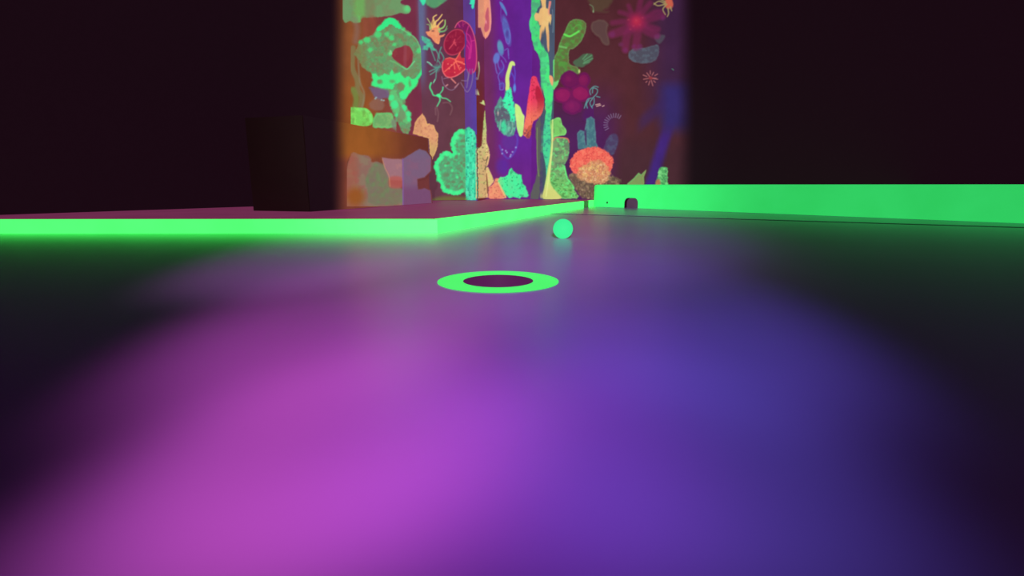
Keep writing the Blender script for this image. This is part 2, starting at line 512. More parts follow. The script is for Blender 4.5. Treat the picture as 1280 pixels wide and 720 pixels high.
c = Cv((438, 18, 536, 170), 'A')
a = c.poly(a1((40, 640), (70, 570), (110, 480), (200, 445), (270, 400), (300, 335), (420, 215), (490, 210), (560, 250), (620, 320), (760, 440), (830, 560), (855, 700))
           + a2((860, 120), (800, 230), (790, 290), (690, 390), (650, 460), (640, 520), (690, 590), (715, 720)) + [(513, 158), (510, 168), (503, 166), (497, 154), (491, 143)]
           + a2((470, 540), (440, 430), (400, 340), (330, 325), (240, 295), (255, 230), (245, 150), (120, 60)) + a1((110, 720)), MIDG, rough=1.4, fr=0.4, smooth=False, soft=1.4)
d = c.d
c.spots(a, (136, 140, 98), 0.11, 0.45, 0.65, 0.6)
c.spots(a, (86, 178, 112), 0.2, 0.58, 0.7, 0.55, 9)
c.spots(a, (146, 124, 88), 0.16, 0.52, 0.66, 0.7, 19); c.spots(a, (98, 190, 116), 0.35, 0.56, 0.68, 0.6, 29); c.spots(a, (104, 140, 96), 0.5, 0.55, 0.68, 0.5, 39)
c.grad(a, (150, 120, 70), 'x', 466, 446, 0.55)
top = a1((300, 350), (350, 300), (420, 225), (490, 215), (560, 260), (600, 340), (540, 330), (480, 290), (420, 320), (330, 375))
c.poly(top, BRIGHT, rough=1.2, fr=0.5)
for x, y, r in ((190, 475, 4), (320, 410, 4), (430, 405, 3), (480, 450, 3.2), (520, 530, 2.4), (230, 590, 3), (460, 640, 2.2), (620, 345, 2), (690, 405, 2.4), (810, 600, 3.2), (120, 500, 2.4)):
    c.ell(438 + x / 9.47, y / 9.47, r * 1.1, r, (84, 236, 132), op=0.85, rough=1.2, fr=0.6, soft=2.2)
c.line(a1((850, 640), (858, 720)) + a2((858, 90), (800, 190), (720, 260)), 3.6, BRIGHT, 0.95, soft=1.6)
c.line(a1((600, 345), (760, 450), (820, 570), (850, 690)), 1.4, (120, 226, 150), 0.7)
c.poly(a2((250, 150), (300, 150), (330, 190), (400, 150), (455, 165), (485, 95), (510, 155), (580, 135), (640, 205), (690, 180), (730, 220), (790, 220), (800, 240), (760, 310), (690, 385), (650, 450), (590, 440), (570, 380), (625, 350),
                  (640, 300), (590, 260), (520, 275), (500, 340), (440, 330), (330, 325), (240, 295), (265, 230)), (72, 252, 140), rough=1.0, fr=0.5, smooth=False, soft=1.4)
for x, y, rx, ry, k in ((340, 250, 3.4, 2.4, 0.8), (490, 245, 3, 2, 0.6), (700, 265, 1.6, 4, 0.7), (590, 300, 4.5, 5, 0.8), (640, 150, 5, 3, 0.7), (740, 120, 8, 3, 0.6)):
    c.ell(438 + x / 9.47, 76 + y / 9.47, rx, ry, (128, 140, 98), op=k, rough=1, soft=2)
c.poly(a2((470, 380), (530, 340), (560, 420), (640, 530), (660, 600), (700, 640), (700, 720), (640, 740), (560, 640), (470, 540)), (104, 214, 128), op=0.75, rough=2.0, fr=0.5, soft=2)
for x, y, r in ((520, 520, 4.6), (630, 560, 3.6), (685, 630, 3.4), (540, 640, 2), (690, 690, 3), (480, 440, 3.4), (620, 420, 4)):
    c.ell(438 + x / 9.47, 76 + y / 9.47, r, r * 1.15, (78, 248, 150), op=0.9, rough=1, fr=0.6, soft=1.8)
c.poly(a2((560, 480), (600, 540), (650, 640), (620, 700), (560, 660), (580, 560)), (126, 150, 110), op=0.8, soft=2)
hole = a1((490, 630), (530, 575), (590, 560), (640, 540), (700, 560), (735, 630), (730, 720)) + a2((720, 30), (690, 90), (640, 75), (560, 20), (500, -30))
h = c.poly(hole, (146, 54, 66), rough=0.5)
c.spots(h, (160, 70, 72), 0.15, 0.5, 0.7, 0.6)
c.mix(h * (1 - sst(1, 3, np.abs(c.X - 506))) * 0.35, (170, 92, 110), False)
c.line(a1((485, 640), (470, 600), (462, 640)), 1.6, (150, 240, 160), 0.8)
c.line(a2((610, 70), (660, 100), (700, 70), (755, 5)), 1.6, (120, 228, 150), 0.85)
c.line(a2((470, 0), (540, 30), (600, 70)), 1.8, (116, 206, 124), 0.7)
c.done('painted_coral', W_LEFT, 'large skull shaped green coral with a dark red heart shaped hollow')

c = Cv((452, 104, 486, 140), 'A')
c.poly(a2((225, 310), (430, 345), (445, 430), (380, 450), (350, 470), (290, 440), (240, 360)), (122, 98, 132), op=0.9, rough=1, soft=2.4)
c.poly(a2((220, 500), (300, 450), (385, 470), (390, 560), (330, 590), (240, 570)), (150, 106, 92), op=0.75, rough=1, soft=2.4)
for x, y in ((300, 435), (365, 465), (390, 470), (290, 450)): c.ell(438 + x / 9.47, 76 + y / 9.47, 1.2, 0.9, (160, 190, 190), soft=1)
c.done('painted_sponge', W_LEFT, 'dim violet sponge under the big green coral')

c = Cv((438, 132, 495, 165), 'A')
a = c.poly([(436, 136), (447, 134.5), (456, 135.5), (463, 140), (466, 148), (465, 154), (458, 158), (436, 156)], (128, 224, 98), rough=0.8)
c.line([(448, 137), (457, 137.5), (462, 143), (463, 151)], 3.6, (134, 246, 120), 0.9, soft=1.6)
c.spots(a, (150, 250, 110), 0.3, 0.55, 0.68, 0.8); c.spots(a, (120, 170, 78), 0.22, 0.56, 0.7, 0.7, 7)
a = c.poly([(469, 143), (474, 141), (488, 141.5), (491, 147), (493, 158), (480, 160), (466, 158)], (118, 178, 108), rough=1, soft=1.6)
c.spots(a, (148, 200, 120), 0.25, 0.5, 0.65, 0.6); c.rim(a, c.d, (110, 220, 124), 2.4, 0.6)
a = c.poly([(489, 150), (500, 146), (512, 152), (513, 166), (500, 165), (490, 160)], (132, 138, 120), op=0.75, rough=1.2, soft=2.2)
c.spots(a, (110, 210, 134), 0.35, 0.55, 0.66, 0.7)
c.done('painted_coral', W_LEFT, 'bright rounded green coral just above the dark topped box')

c = Cv((508, 136, 552, 204), 'ABC')
a = c.poly(z3((372, 180), (385, 110), (410, 75), (430, 55), (445, 78), (462, 122), (470, 118), (500, 128), (512, 160), (526, 178), (522, 250), (510, 290), (490, 332), (478, 320), (474, 240), (470, 206)), (226, 158, 116), rough=0.7, fr=0.6, smooth=False)
c.spots(a, (196, 120, 96), 0.5, 0.6, 0.68, 0.8); c.spots(a, (240, 176, 120), 0.25, 0.5, 0.65, 0.6, 5)
c.grad(a, (196, 168, 104), 'y', 170, 192, 0.75)
c.rim(a, c.d, (236, 186, 110), 1.8, 0.6)
c.done('painted_coral', W_FOLD, 'peach fan coral rising at the end of the dark topped box')

# ---- panel with the jellyfish
c = Cv((522, -4, 566, 14), 'AB')
a = c.poly([(531, -6), (563, -6), (559, 0), (552, 5), (545, 10), (537, 9), (532, 4)], (92, 160, 112), rough=0.8, soft=2)
c.grad(a, (110, 110, 130), 'x', 552, 564, 0.8); c.spots(a, (112, 188, 104), 0.2, 0.5, 0.7, 0.6)
c.poly([(522, -6), (531, -6), (532, 2), (529, 7), (526, 3)], (70, 240, 180), soft=1.5)
c.done('painted_coral', W_FOLD, 'small rounded green coral at the top of the fold')

c = Cv((529, 15, 562, 60), 'B')
base = c.poly(b1((70, 380), (110, 370), (160, 320), (210, 300), (240, 360), (225, 420), (285, 425), (240, 450), (230, 490), (220, 520), (170, 500), (130, 450), (90, 420)), (244, 148, 106), rough=0.6, fr=0.5)
c.spots(base, (250, 172, 120), 0.4, 0.5, 0.65, 0.7)
for p, w, cc in ((((120, 350), (130, 300), (85, 220)), 1.6, (190, 214, 124)), (((115, 350), (110, 300), (80, 290)), 1.3, (150, 210, 120)),
                 (((150, 330), (165, 260), (155, 210), (195, 180)), 2.2, (252, 214, 120)), (((175, 320), (185, 260), (215, 235), (260, 175)), 2.2, (255, 214, 124)),
                 (((205, 320), (230, 280), (270, 240)), 2.2, (252, 204, 116)), (((220, 350), (270, 330), (295, 290), (295, 240)), 2.2, (166, 220, 120)),
                 (((225, 375), (290, 365), (320, 310)), 1.5, (130, 200, 120)), (((230, 385), (290, 375), (325, 340)), 1.1, (110, 170, 120)), (((140, 340), (140, 280), (150, 240)), 1.5, (240, 200, 110)),
                 (((220, 430), (260, 425), (290, 410)), 2.0, (244, 150, 110))):
    c.line(b1(*p), w, cc, 0.95, taper=0.4)
c.line(b1((190, 500), (215, 520), (225, 500)), 1.2, (255, 170, 110))
c.ell(541, 39, 1.6, 0.7, (60, 50, 60), op=0.7)
c.done('painted_anemone', W_FOLD, 'orange anemone with yellow tentacles left of the red jellyfish')

c = Cv((526, 40, 560, 106), 'B')
a = c.poly(b1((20, 430), (80, 450), (110, 470), (150, 520), (160, 570), (190, 590), (150, 600), (110, 560), (90, 590), (40, 585), (40, 540), (70, 530), (30, 480)), (84, 196, 160), op=0.85, rough=1, fr=0.5, soft=1.6)
c.spots(a, (80, 230, 170), 0.4, 0.5, 0.65, 0.8)
for p in (((120, 560), (150, 640), (180, 720)), ((190, 600), (215, 660), (200, 740)), ((245, 620), (270, 660), (280, 700), (255, 740)), ((250, 560), (225, 640), (230, 700))):
    c.line(b1(*p), 1.5, (92, 188, 158), 0.75, taper=0.3)
for p in (((85, 15), (140, 60), (190, 85)), ((110, 130), (150, 110), (190, 95)), ((120, 165), (160, 140), (200, 110)), ((155, 265), (185, 210), (195, 120), (230, 60)), ((215, 0), (235, 30), (245, 60)), ((180, 80), (215, 80), (250, 75))):
    c.line(b2(*p), 1.6, (98, 176, 152), 0.75, taper=0.2)
c.ell(546, 85, 4, 5, (88, 150, 138), op=0.55, soft=3)
c.line(b2((85, 15), (110, 25), (140, 55)), 1.2, (150, 230, 190), 0.9); c.line(b2((160, 255), (175, 225)), 1.2, (140, 230, 180), 0.9)
c.done('painted_seaweed', W_FOLD, 'teal branching seaweed hanging below the orange anemone')

c = Cv((566, 22, 600, 118), 'BC')
a = c.poly(b1((415, 330), (440, 280), (490, 245), (540, 260), (590, 300), (630, 380), (660, 490), (672, 620), (675, 720)) + b2((660, 110), (630, 150), (600, 160), (560, 100), (545, 0)) + b1((545, 600), (560, 460), (530, 380), (470, 340)), (128, 30, 96), rough=0.3)
c.grad(a, (176, 30, 128), 'y', 36, 56, 0.8)
c.line(b1((412, 332), (440, 280), (490, 248), (540, 260), (592, 302), (632, 382), (662, 490), (674, 620), (675, 720)) + b2((662, 100), (636, 146)), 1.1, (240, 104, 128), 0.95)
for p in (((510, 262), (515, 320)), ((450, 280), (470, 320)), ((580, 310), (555, 400), (560, 460)), ((560, 400), (600, 440), (615, 540), (600, 690)), ((560, 540), (590, 590), (585, 690)), ((560, 470), (600, 540), (610, 620)), ((610, 490), (650, 480)), ((600, 690), (580, 700))):
    c.line(b1(*p), 1.0, (226, 60, 150), 0.85)
for p in (((545, 280), (500, 300)),): c.line(b1(*p), 0.8, (200, 70, 120), 0.7)
c.done('painted_jellyfish', W_FOLD, 'tall magenta jellyfish behind the two round red ones')

c = Cv((552, 32, 588, 74), 'B')
a = c.ell(525 + 412 / 9.47, 502 / 9.47, 17.2, 13.0, (142, 26, 60), rot=-62)
d = c.d
c.spots(a, (160, 34, 66), 0.2, 0.5, 0.7, 0.7)
c.mix(a * (1 - sst(1, 6, np.hypot(c.X - 568, c.Y - 52.5))) * 0.4, (190, 50, 80), False)
c.mix(np.clip(1.1 - np.abs(d + 0.4) / 0.9, 0, 1) * 0.85, (206, 72, 100), False)
for p in (((400, 510), (345, 580)), ((400, 500), (410, 470)), ((410, 520), (425, 540)), ((395, 500), (420, 510))): c.line(b1(*p), 1.2, (226, 84, 100), 0.9)
for p in (((425, 380), (420, 430)), ((300, 487), (330, 487)), ((480, 430), (440, 470)), ((350, 435), (360, 445)), ((380, 430), (385, 445)), ((450, 560), (430, 600)), ((490, 500), (460, 505))): c.line(b1(*p), 0.8, (190, 62, 84), 0.75)
c.done('painted_jellyfish', W_FOLD, 'round dark red jellyfish, upper one of the red pair', lift=0.004)

c = Cv((548, 64, 590, 100), 'B')
a = c.poly(b1((275, 720), (330, 690), (430, 690), (470, 625), (490, 690), (570, 680)) + b2((578, 20), (555, 70), (500, 130), (430, 180), (360, 200), (310, 190), (275, 140), (262, 80), (268, 30)), (190, 40, 66), rough=0.3)
d = c.d
c.spots(a, (214, 48, 70), 0.2, 0.45, 0.65, 0.7); c.grad(a, (222, 66, 74), 'y', 82, 72, 0.6)
c.line(b2((578, 0), (555, 70), (500, 130), (430, 178), (360, 198), (312, 190), (275, 140), (262, 80), (270, 20)), 1.4, (250, 112, 116), 0.95)
for p in (((410, -15), (350, -35), (300, -20)), ((430, 10), (290, 130)), ((420, 5), (550, 50)), ((415, 0), (470, 110)), ((420, -10), (475, -100)), ((420, 0), (500, 20)), ((400, 20), (410, 100))): c.line(b2(*p), 1.3, (255, 118, 96), 0.9, taper=0.3, smooth=False)
for x, y in ((370, 50), (460, 60), (480, 85), (345, 95), (520, 40), (330, 40), (410, 140)): c.ell(525 + x / 9.47, 76 + y / 9.47, 0.7, 0.7, (255, 140, 120), soft=0.8)
c.done('painted_jellyfish', W_FOLD, 'round bright red jellyfish with radiating lines, lower of the red pair', lift=0.004)

c = Cv((550, 86, 600, 122), 'BC')
for p in (((258, 190), (270, 260), (310, 320), (370, 350), (420, 320), (460, 265)), ((480, 260), (510, 310), (550, 360), (575, 365), (610, 300), (630, 200), (625, 90)), ((560, 100), (580, 160), (570, 230)), ((600, 90), (580, 200), (560, 320)), ((490, 235), (560, 240)), ((280, 215), (330, 200))):
    c.line(b2(*p), 1.1, (150, 130, 158), 0.7)
c.line(b2((370, 215), (420, 265)), 1.6, (240, 140, 130), 0.9); c.line(b2((305, 300), (325, 285)), 1.6, (220, 150, 150), 0.9); c.line(b2((410, 318), (450, 275)), 1.2, (210, 140, 140), 0.8)
c.done('painted_jellyfish', W_FOLD, 'faint grey outlined jellyfish under the red pair')

c = Cv((534, 100, 570, 156), 'B')
for p, w, cc in ((((130, 265), (115, 315), (140, 370), (160, 410), (220, 415)), 2.2, (84, 226, 140)), (((270, 315), (265, 350), (235, 390)), 1.9, (88, 220, 150)), (((200, 410), (225, 400), (260, 440), (310, 450), (360, 485)), 2.0, (100, 210, 140)), (((225, 420), (235, 470), (200, 540)), 2.2, (96, 208, 140))):
    c.line(b2(*p), w, cc, 0.95, taper=0.35)
c.ell(525 + 220 / 9.47, 76 + 415 / 9.47, 3, 2, (74, 250, 150), rot=20, soft=1.2)
for p in (((190, 540), (215, 620), (205, 720)), ((270, 500), (340, 500), (380, 560), (355, 640)), ((180, 560), (185, 640))):
    c.line(b2(*p), 1.3, (150, 110, 110), 0.55, soft=1.6)
c.done('painted_sea_spider', W_FOLD, 'thin green creature with trailing arms below the jellyfish')

c = Cv((538, 152, 600, 252), 'BC')
a = c.poly(z3((500, 380), (510, 345), (535, 310), (560, 285), (590, 285), (612, 290), (600, 240), (615, 190), (650, 155), (690, 150), (710, 140), (730, 150), (752, 180), (758, 300), (760, 590), (690, 590), (690, 530), (640, 545), (590, 540), (545, 515), (540, 480), (515, 455), (515, 420)), (92, 164, 116), rough=1.6, fr=0.4, soft=1.4)
d = c.d
c.spots(a, (110, 128, 92), 0.22, 0.45, 0.62, 0.85); c.spots(a, (74, 208, 132), 0.3, 0.52, 0.64, 0.8, 11)
left = a * (1 - sst(577, 583, c.X))
c.mix(left * (1 - sst(3.5, 7, -d)) * 0.95, (66, 246, 146), False)
for x, y, r in ((520, 380, 5), (540, 330, 5), (575, 300, 5), (530, 430, 4), (560, 500, 4), (600, 525, 4.5), (640, 530, 4), (640, 200, 5), (625, 230, 4), (670, 170, 5), (600, 320, 3), (650, 300, 3), (610, 400, 3.4), (570, 370, 3), (640, 440, 3)):
    r *= 0.8; q = a * (1 - sst(r * 0.4, r, np.hypot(c.X - 438 - x / 4.8, c.Y - 130 - y / 4.8)))
    c.mix(q * 0.75, (80, 250, 150), False)
strip = a * sst(580, 584, c.X) * sst(150, 166, c.Y)
c.mix(strip * 0.95, (70, 240, 182), False)  # coral brighter where the fold faces front, that lighting painted in
c.streaks(strip, (58, 190, 150), 0.5, 0.12, 0.48, 0.62, 0.7)
c.spots(strip, (48, 120, 106), 0.5, 0.64, 0.72, 0.8, 31)
c.streaks(strip, (120, 250, 200), 0.5, 0.15, 0.6, 0.7, 0.5, 5)
c.poly(z3((480, 590), (520, 560), (600, 552), (690, 560), (690, 595)), (112, 124, 54), op=0.7, soft=4)
c.done('painted_coral', W_FOLD, 'bushy bright green coral at the foot of the fold')

c = Cv((585, -4, 598, 12), 'C')
c.poly(b1((600, -20), (660, -20), (650, 90), (630, 110), (610, 80), (620, 60), (590, 50), (605, 30)), (70, 240, 190), rough=0.5, smooth=False)
c.done('painted_coral', W_FOLD, 'tiny turquoise coral tip at the top beside the pink squid')

# ---- recessed purple panel
c = Cv((596, -4, 616, 52), 'CRD')
a = c.poly(b1((670, -40), (825, -40), (835, 120), (842, 260), (832, 370), (800, 440), (770, 465), (740, 430), (715, 360), (705, 325), (690, 330), (674, 325)), (240, 156, 124), rough=0.3, smooth=False)
d = c.d
c.spots(a, (250, 176, 130), 0.25, 0.5, 0.7, 0.6)
c.poly(b1((790, 110), (810, 100), (815, 200), (820, 330), (790, 380), (755, 370), (750, 310), (775, 260), (770, 200)), (188, 82, 110), op=0.85, rough=0.5, soft=1.6)
c.ell(607.5, 28, 0.9, 2.2, (236, 150, 160)); c.rim(a, d, (244, 150, 150), 1.5, 0.7)
c.line(b1((820, -20), (834, 120), (840, 260), (830, 360)), 1.0, (250, 170, 160), 0.8)
c.done('painted_squid', W_MID, 'long peach squid hanging at the top of the purple panel')

c = Cv((594, 76, 614, 150), 'CRD')
c.line(b2((680, 20), (688, 110), (672, 220)), 1.6, (196, 216, 150), 0.9, taper=0.6)
c.poly(b2((668, 340), (680, 370), (690, 410), (668, 400)), (224, 240, 160), smooth=False)
c.poly(b2((690, 495), (720, 490), (728, 465), (745, 470), (760, 530), (740, 520), (715, 510)), (218, 236, 150), smooth=False)
c.done('painted_fish', W_MID, 'tiny pale yellow flecks on the edge of the dark recess')

c = Cv((594, 134, 625, 252), 'CRD')
a = c.poly(d3((105, -90), (112, 0), (128, 60), (128, 190), (150, 260), (158, 310), (145, 390), (120, 430), (140, 420), (165, 470), (195, 540), (180, 570), (145, 600), (140, 690), (60, 695), (42, 700), (42, 260), (75, 230), (85, 120), (95, 0)), (232, 210, 142), rough=0.5, fr=0.6, smooth=False)
c.grad(a, (226, 178, 124), 'y', 180, 200, 0.7); c.grad(a, (178, 232, 134), 'y', 178, 150, 0.8)
c.spots(a, (206, 214, 124), 0.25, 0.5, 0.64, 0.7); c.spots(a, (130, 100, 76), 0.5, 0.66, 0.72, 0.8, 5)
c.line(d3((140, 330), (120, 400), (105, 440)), 1.4, (60, 60, 50), 0.7); c.line(d3((125, 480), (135, 560), (140, 650)), 1.8, (110, 60, 50), 0.8)
c.line(d3((85, 340), (100, 360), (140, 345)), 1, (110, 90, 70), 0.7)
c.done('painted_coral', W_MID, 'pale yellow spire coral at the left edge of the purple panel')

c = Cv((608, -2, 648, 118), 'D')
S = lambda p, w, cc, op=0.8: c.line(d1(*p), w, cc, op)
a = c.poly(d1((230, 25), (260, 40), (295, 90), (318, 160), (315, 195), (280, 130), (245, 80)), (96, 150, 214), op=0.85, rough=0.3)
S(((250, 80), (245, 160), (250, 260)), 1.0, (110, 90, 190), 0.7); S(((255, -20), (262, 10)), 1.2, (110, 140, 210))
a = c.ell(633, 38.5, 4.2, 18, (90, 138, 210), rot=-12, op=0.8, soft=2); c.spots(a, (92, 80, 170), 0.3, 0.45, 0.6, 0.8)
c.line(d1((345, 360), (358, 430), (340, 520), (310, 500), (300, 440)), 1.1, (130, 120, 210), 0.7)
c.ell(634, 43, 2, 5, (84, 60, 150), op=0.8, soft=2)
a = c.ell(625.5, 60, 3.8, 9.5, (96, 170, 196), rot=-10, op=0.85, soft=1.6); c.grad(a, (90, 110, 190), 'y', 58, 70, 0.7)
c.ell(620.5, 73, 4, 7, (100, 140, 220), rot=12, op=0.8, soft=1.6)
for p in (((290, 600), (330, 580), (338, 660)), ((330, 600), (340, 700)), ((240, 650), (290, 700), (310, 740))): S(p, 1.1, (112, 120, 200), 0.75)
for p in (((175, 0), (190, 110), (205, 155)), ((210, 0), (215, 60), (235, 110)), ((265, 105), (215, 180), (230, 250), (235, 340)), ((230, 280), (280, 270), (275, 340), (240, 345)), ((250, 0), (280, 60), (270, 110), (230, 150))):
    c.line(d2(*p), 1.4, (112, 120, 206), 0.75)
c.ell(627, 90, 3, 7, (88, 70, 170), op=0.6, soft=2); c.ell(627, 106, 2.6, 4, (92, 84, 180), op=0.6, soft=2)
c.done('painted_seaweed', W_MID, 'chain of pale blue leaf shapes down the purple panel')

c = Cv((616, 74, 650, 175), 'D')
for p in (((375, 150), (400, 200), (410, 260), (415, 350)), ((400, 60), (415, 150), (410, 230)), ((370, 110), (350, 190))): c.line(d2(*p), 1.8, (96, 80, 200), 0.8)
c.ell(643, 110.5, 1.8, 5, (96, 150, 226), op=0.9, soft=1.4)
a = c.poly(d2((170, 560), (220, 470), (240, 420), (265, 460), (285, 470), (295, 370), (340, 310), (375, 340), (385, 450), (395, 510), (412, 560), (415, 730)) + [(645, 160), (642, 169), (635, 171), (629, 168), (622, 160)] + d2((175, 690), (165, 620)), (92, 150, 138), rough=1.0, fr=0.5, smooth=False)
c.poly(d2((290, 420), (340, 320), (375, 345), (385, 450), (410, 560), (412, 720), (360, 700), (330, 600), (280, 540), (270, 480)), (66, 250, 176), rough=1.6, fr=0.5, soft=1.6)
b = c.poly(d2((180, 600), (220, 560), (290, 570), (340, 620), (350, 700), (300, 720), (200, 710)), (98, 92, 110), op=0.9, rough=1.6, fr=0.4, soft=2)
c.spots(a, (100, 220, 170), 0.4, 0.6, 0.7, 0.7); c.ell(622.5, 142, 0.8, 2.4, (220, 190, 180))
c.ell(629.5, 158, 3.4, 8, (70, 220, 160), op=0.9, rough=1, soft=2)
c.spots(a, (70, 90, 100), 0.45, 0.6, 0.7, 0.7, 13)
for p in (((640, 152), (641, 160), (638, 168)), ((636, 154), (636, 164)), ((626, 150), (624, 164))): c.line(p, 0.8, (170, 220, 200), 0.7)
c.line(d2((330, 330), (315, 250), (320, 170), (350, 80), (370, 35), (400, 50)), 3.6, (208, 238, 132), 1.0, taper=0.25, soft=1.0)
c.poly(d2((300, 350), (310, 230), (325, 120), (345, 30), (380, 5), (410, 25), (412, 60), (390, 50), (370, 100), (350, 170), (345, 220), (350, 300), (330, 340)), (212, 238, 134), rough=0.2)
c.done('painted_coral', W_MID, 'turquoise and grey coral with a yellow hook on top')

c = Cv((642, 126, 660, 174), 'D')
a = c.poly(d2((410, 540), (430, 512), (470, 545), (500, 620), (525, 660), (520, 740)) + d3((460, 60), (452, 130), (430, 150), (408, 110), (395, 40)), (200, 240, 136), rough=0.3)
c.grad(a, (170, 236, 140), 'y', 150, 168, 0.6); c.spots(a, (222, 248, 150), 0.2, 0.5, 0.7, 0.5)
c.done('painted_sponge', W_MID, 'slim yellow green tube sponge beside the red one')

c = Cv((652, 92, 684, 178), 'DE')
a = c.poly(d2((590, 300), (605, 220), (640, 185), (680, 195), (705, 260), (740, 350), (765, 440), (770, 520), (745, 620), (700, 680), (640, 720)) + d3((550, 30), (520, 120), (510, 165), (480, 150), (455, 120), (470, 20)) + d2((545, 640), (560, 500), (575, 400)), (240, 62, 100), rough=0.4)
c.spots(a, (250, 84, 110), 0.2, 0.5, 0.68, 0.6)
c.poly(d2((680, 300), (720, 330), (765, 440), (765, 530), (730, 610), (690, 600), (690, 500), (670, 400)), (184, 34, 62), op=0.9, rough=0.6, soft=1.6)
c.grad(a, (244, 130, 100), 'y', 118, 152, 0.9)
c.spots(a, (166, 40, 60), 0.6, 0.7, 0.75, 0.8, 3)
c.poly(d3((490, 80), (530, 40), (545, 60), (525, 130), (500, 165), (480, 140)), (200, 90, 66), op=0.85, rough=1.4, fr=0.6)
c.spots(a * sst(158, 166, c.Y), (110, 50, 80), 0.5, 0.5, 0.6, 0.8, 8)
c.done('painted_sponge', W_MID, 'crimson tube sponge fading to orange at its base', lift=0.003)

c = Cv((618, 168, 650, 225), 'D')
c.ell(636, 178, 9, 9, (92, 62, 150), op=0.45, soft=4)
c.line(d3((245, 230), (270, 290), (310, 340), (345, 330), (385, 270), (405, 180), (385, 110)), 2.2, (92, 80, 190), 0.7, soft=2)
for x, y in ((270, 265), (310, 290), (340, 325), (390, 245), (268, 300), (300, 275), (360, 285), (345, 310)): c.ell(590 + x / 7.126, 150 + y / 7.126, 1.0, 1.0, (160, 180, 230), op=0.9, soft=1.4)
c.ell(628, 208, 8, 10, (84, 44, 160), op=0.6, soft=6)
c.done('painted_jellyfish', W_MID, 'faint violet jellyfish under the turquoise coral')

c = Cv((606, 206, 664, 252), 'D')
a = c.poly(d3((145, 690), (150, 600), (190, 570), (210, 520), (240, 520), (250, 580), (290, 640), (310, 690), (260, 705), (160, 705)), (236, 142, 112), rough=0.7, fr=0.5, smooth=False)
c.spots(a, (240, 170, 120), 0.3, 0.5, 0.65, 0.7); c.spots(a, (170, 70, 70), 0.55, 0.66, 0.72, 0.8, 4)
a = c.poly(d3((232, 545), (245, 510), (290, 505), (318, 490), (335, 440), (350, 425), (370, 455), (405, 480), (440, 490), (450, 560), (480, 600), (505, 670), (490, 690), (440, 685), (420, 700), (370, 685), (330, 695), (300, 670), (270, 610)), (74, 244, 158), rough=0.9, fr=0.5, smooth=False)
c.grad(a, (150, 230, 140), 'x', 632, 623, 0.7); c.spots(a, (104, 224, 150), 0.25, 0.5, 0.65, 0.6); c.spots(a, (40, 130, 90), 0.5, 0.68, 0.74, 0.8, 6)
c.line(d3((235, 560), (265, 620), (300, 690)), 1.8, (230, 214, 130), 0.8)
c.done('painted_coral', W_MID, 'jagged turquoise and peach coral along the foot of the purple panel')

# ---- narrow fold with the starfish
c = Cv((658, -6, 694, 252), 'DEKG', step=0.5)
a = c.poly(d1((610, -40), (720, -40), (730, 60), (700, 100), (680, 150), (700, 260), (725, 330), (725, 470), (760, 600), (800, 640), (810, 730)) + d2((815, 60), (815, 170), (860, 230), (865, 330), (850, 500), (830, 740)) + [(688, 160), (688, 248), (684, 248), (682, 210), (678, 190), (679, 160)] + d2((760, 720), (775, 600), (745, 370), (730, 150), (730, 0)) + d1((700, 640), (660, 590), (620, 440), (585, 350), (580, 260), (605, 190)), (80, 222, 138), rough=0.5, smooth=False)
g = a
c.grad(g, (88, 160, 128), 'y', 22, 2, 0.7); c.spots(g, (76, 246, 126), 0.16, 0.45, 0.6, 0.8); c.spots(g, (78, 160, 122), 0.2, 0.58, 0.7, 0.6, 5)
c.grad(g, (74, 210, 160), 'y', 130, 165, 0.7); c.grad(g, (84, 186, 170), 'y', 190, 235, 0.6)
c.spots(g * sst(120, 160, c.Y), (60, 130, 130), 0.35, 0.56, 0.66, 0.7, 15)
c.poly([(671, 158), (674, 150), (677, 150), (677, 200), (675, 248), (664, 248), (667, 235), (671, 225), (673, 210), (672, 185)], (96, 104, 92), op=0.9, rough=0.8, soft=1.4)
c.line([(673, 160), (673, 200), (675, 220)], 1.2, (140, 170, 100), 0.7)
c.done('painted_seaweed', W_COL, 'long green weed painted down the narrow fold')

c = Cv((668, -4, 692, 68), 'EK')
a = c.poly(d1((725, -40), (775, -40), (775, 100), (800, 110), (805, 60), (810, 20), (835, 20), (830, 70), (815, 130), (815, 170), (840, 180), (838, 240), (828, 305), (812, 260), (805, 300), (812, 420), (812, 600), (803, 620), (790, 560), (782, 440), (765, 320), (745, 400), (730, 490), (718, 450), (722, 360), (735, 300), (720, 305), (705, 255), (665, 240), (658, 190), (675, 150), (710, 160), (725, 110), (750, 90)), (244, 196, 126), rough=0.25, smooth=False)
c.spots(a, (250, 210, 140), 0.2, 0.5, 0.7, 0.5)
c.mix(a * sst(683, 687, c.X) * (1 - sst(15, 22, c.Y)) * 0.8, (240, 110, 130), False)
c.grad(a, (232, 150, 110), 'y', 34, 46, 0.4)
c.line(d1((850, 120), (860, 260), (855, 390)), 0.8, (150, 170, 190), 0.6)
c.done('painted_starfish', W_COL, 'pale peach starfish with long drips on the narrow fold', lift=0.006)

c = Cv((674, 68, 700, 112), 'EKG')
c.poly(d2((860, 0), (885, 0), (880, 100), (905, 140), (930, 220), (920, 280), (885, 330), (860, 350), (850, 300), (870, 240), (860, 150)), (110, 220, 120), rough=0.6)
c.poly(d2((815, 175), (850, 190), (862, 240), (850, 300), (830, 270), (815, 220)), (248, 170, 120))
c.done('painted_coral', W_COL, 'small green and peach buds on the edge of the narrow fold', lift=0.006)

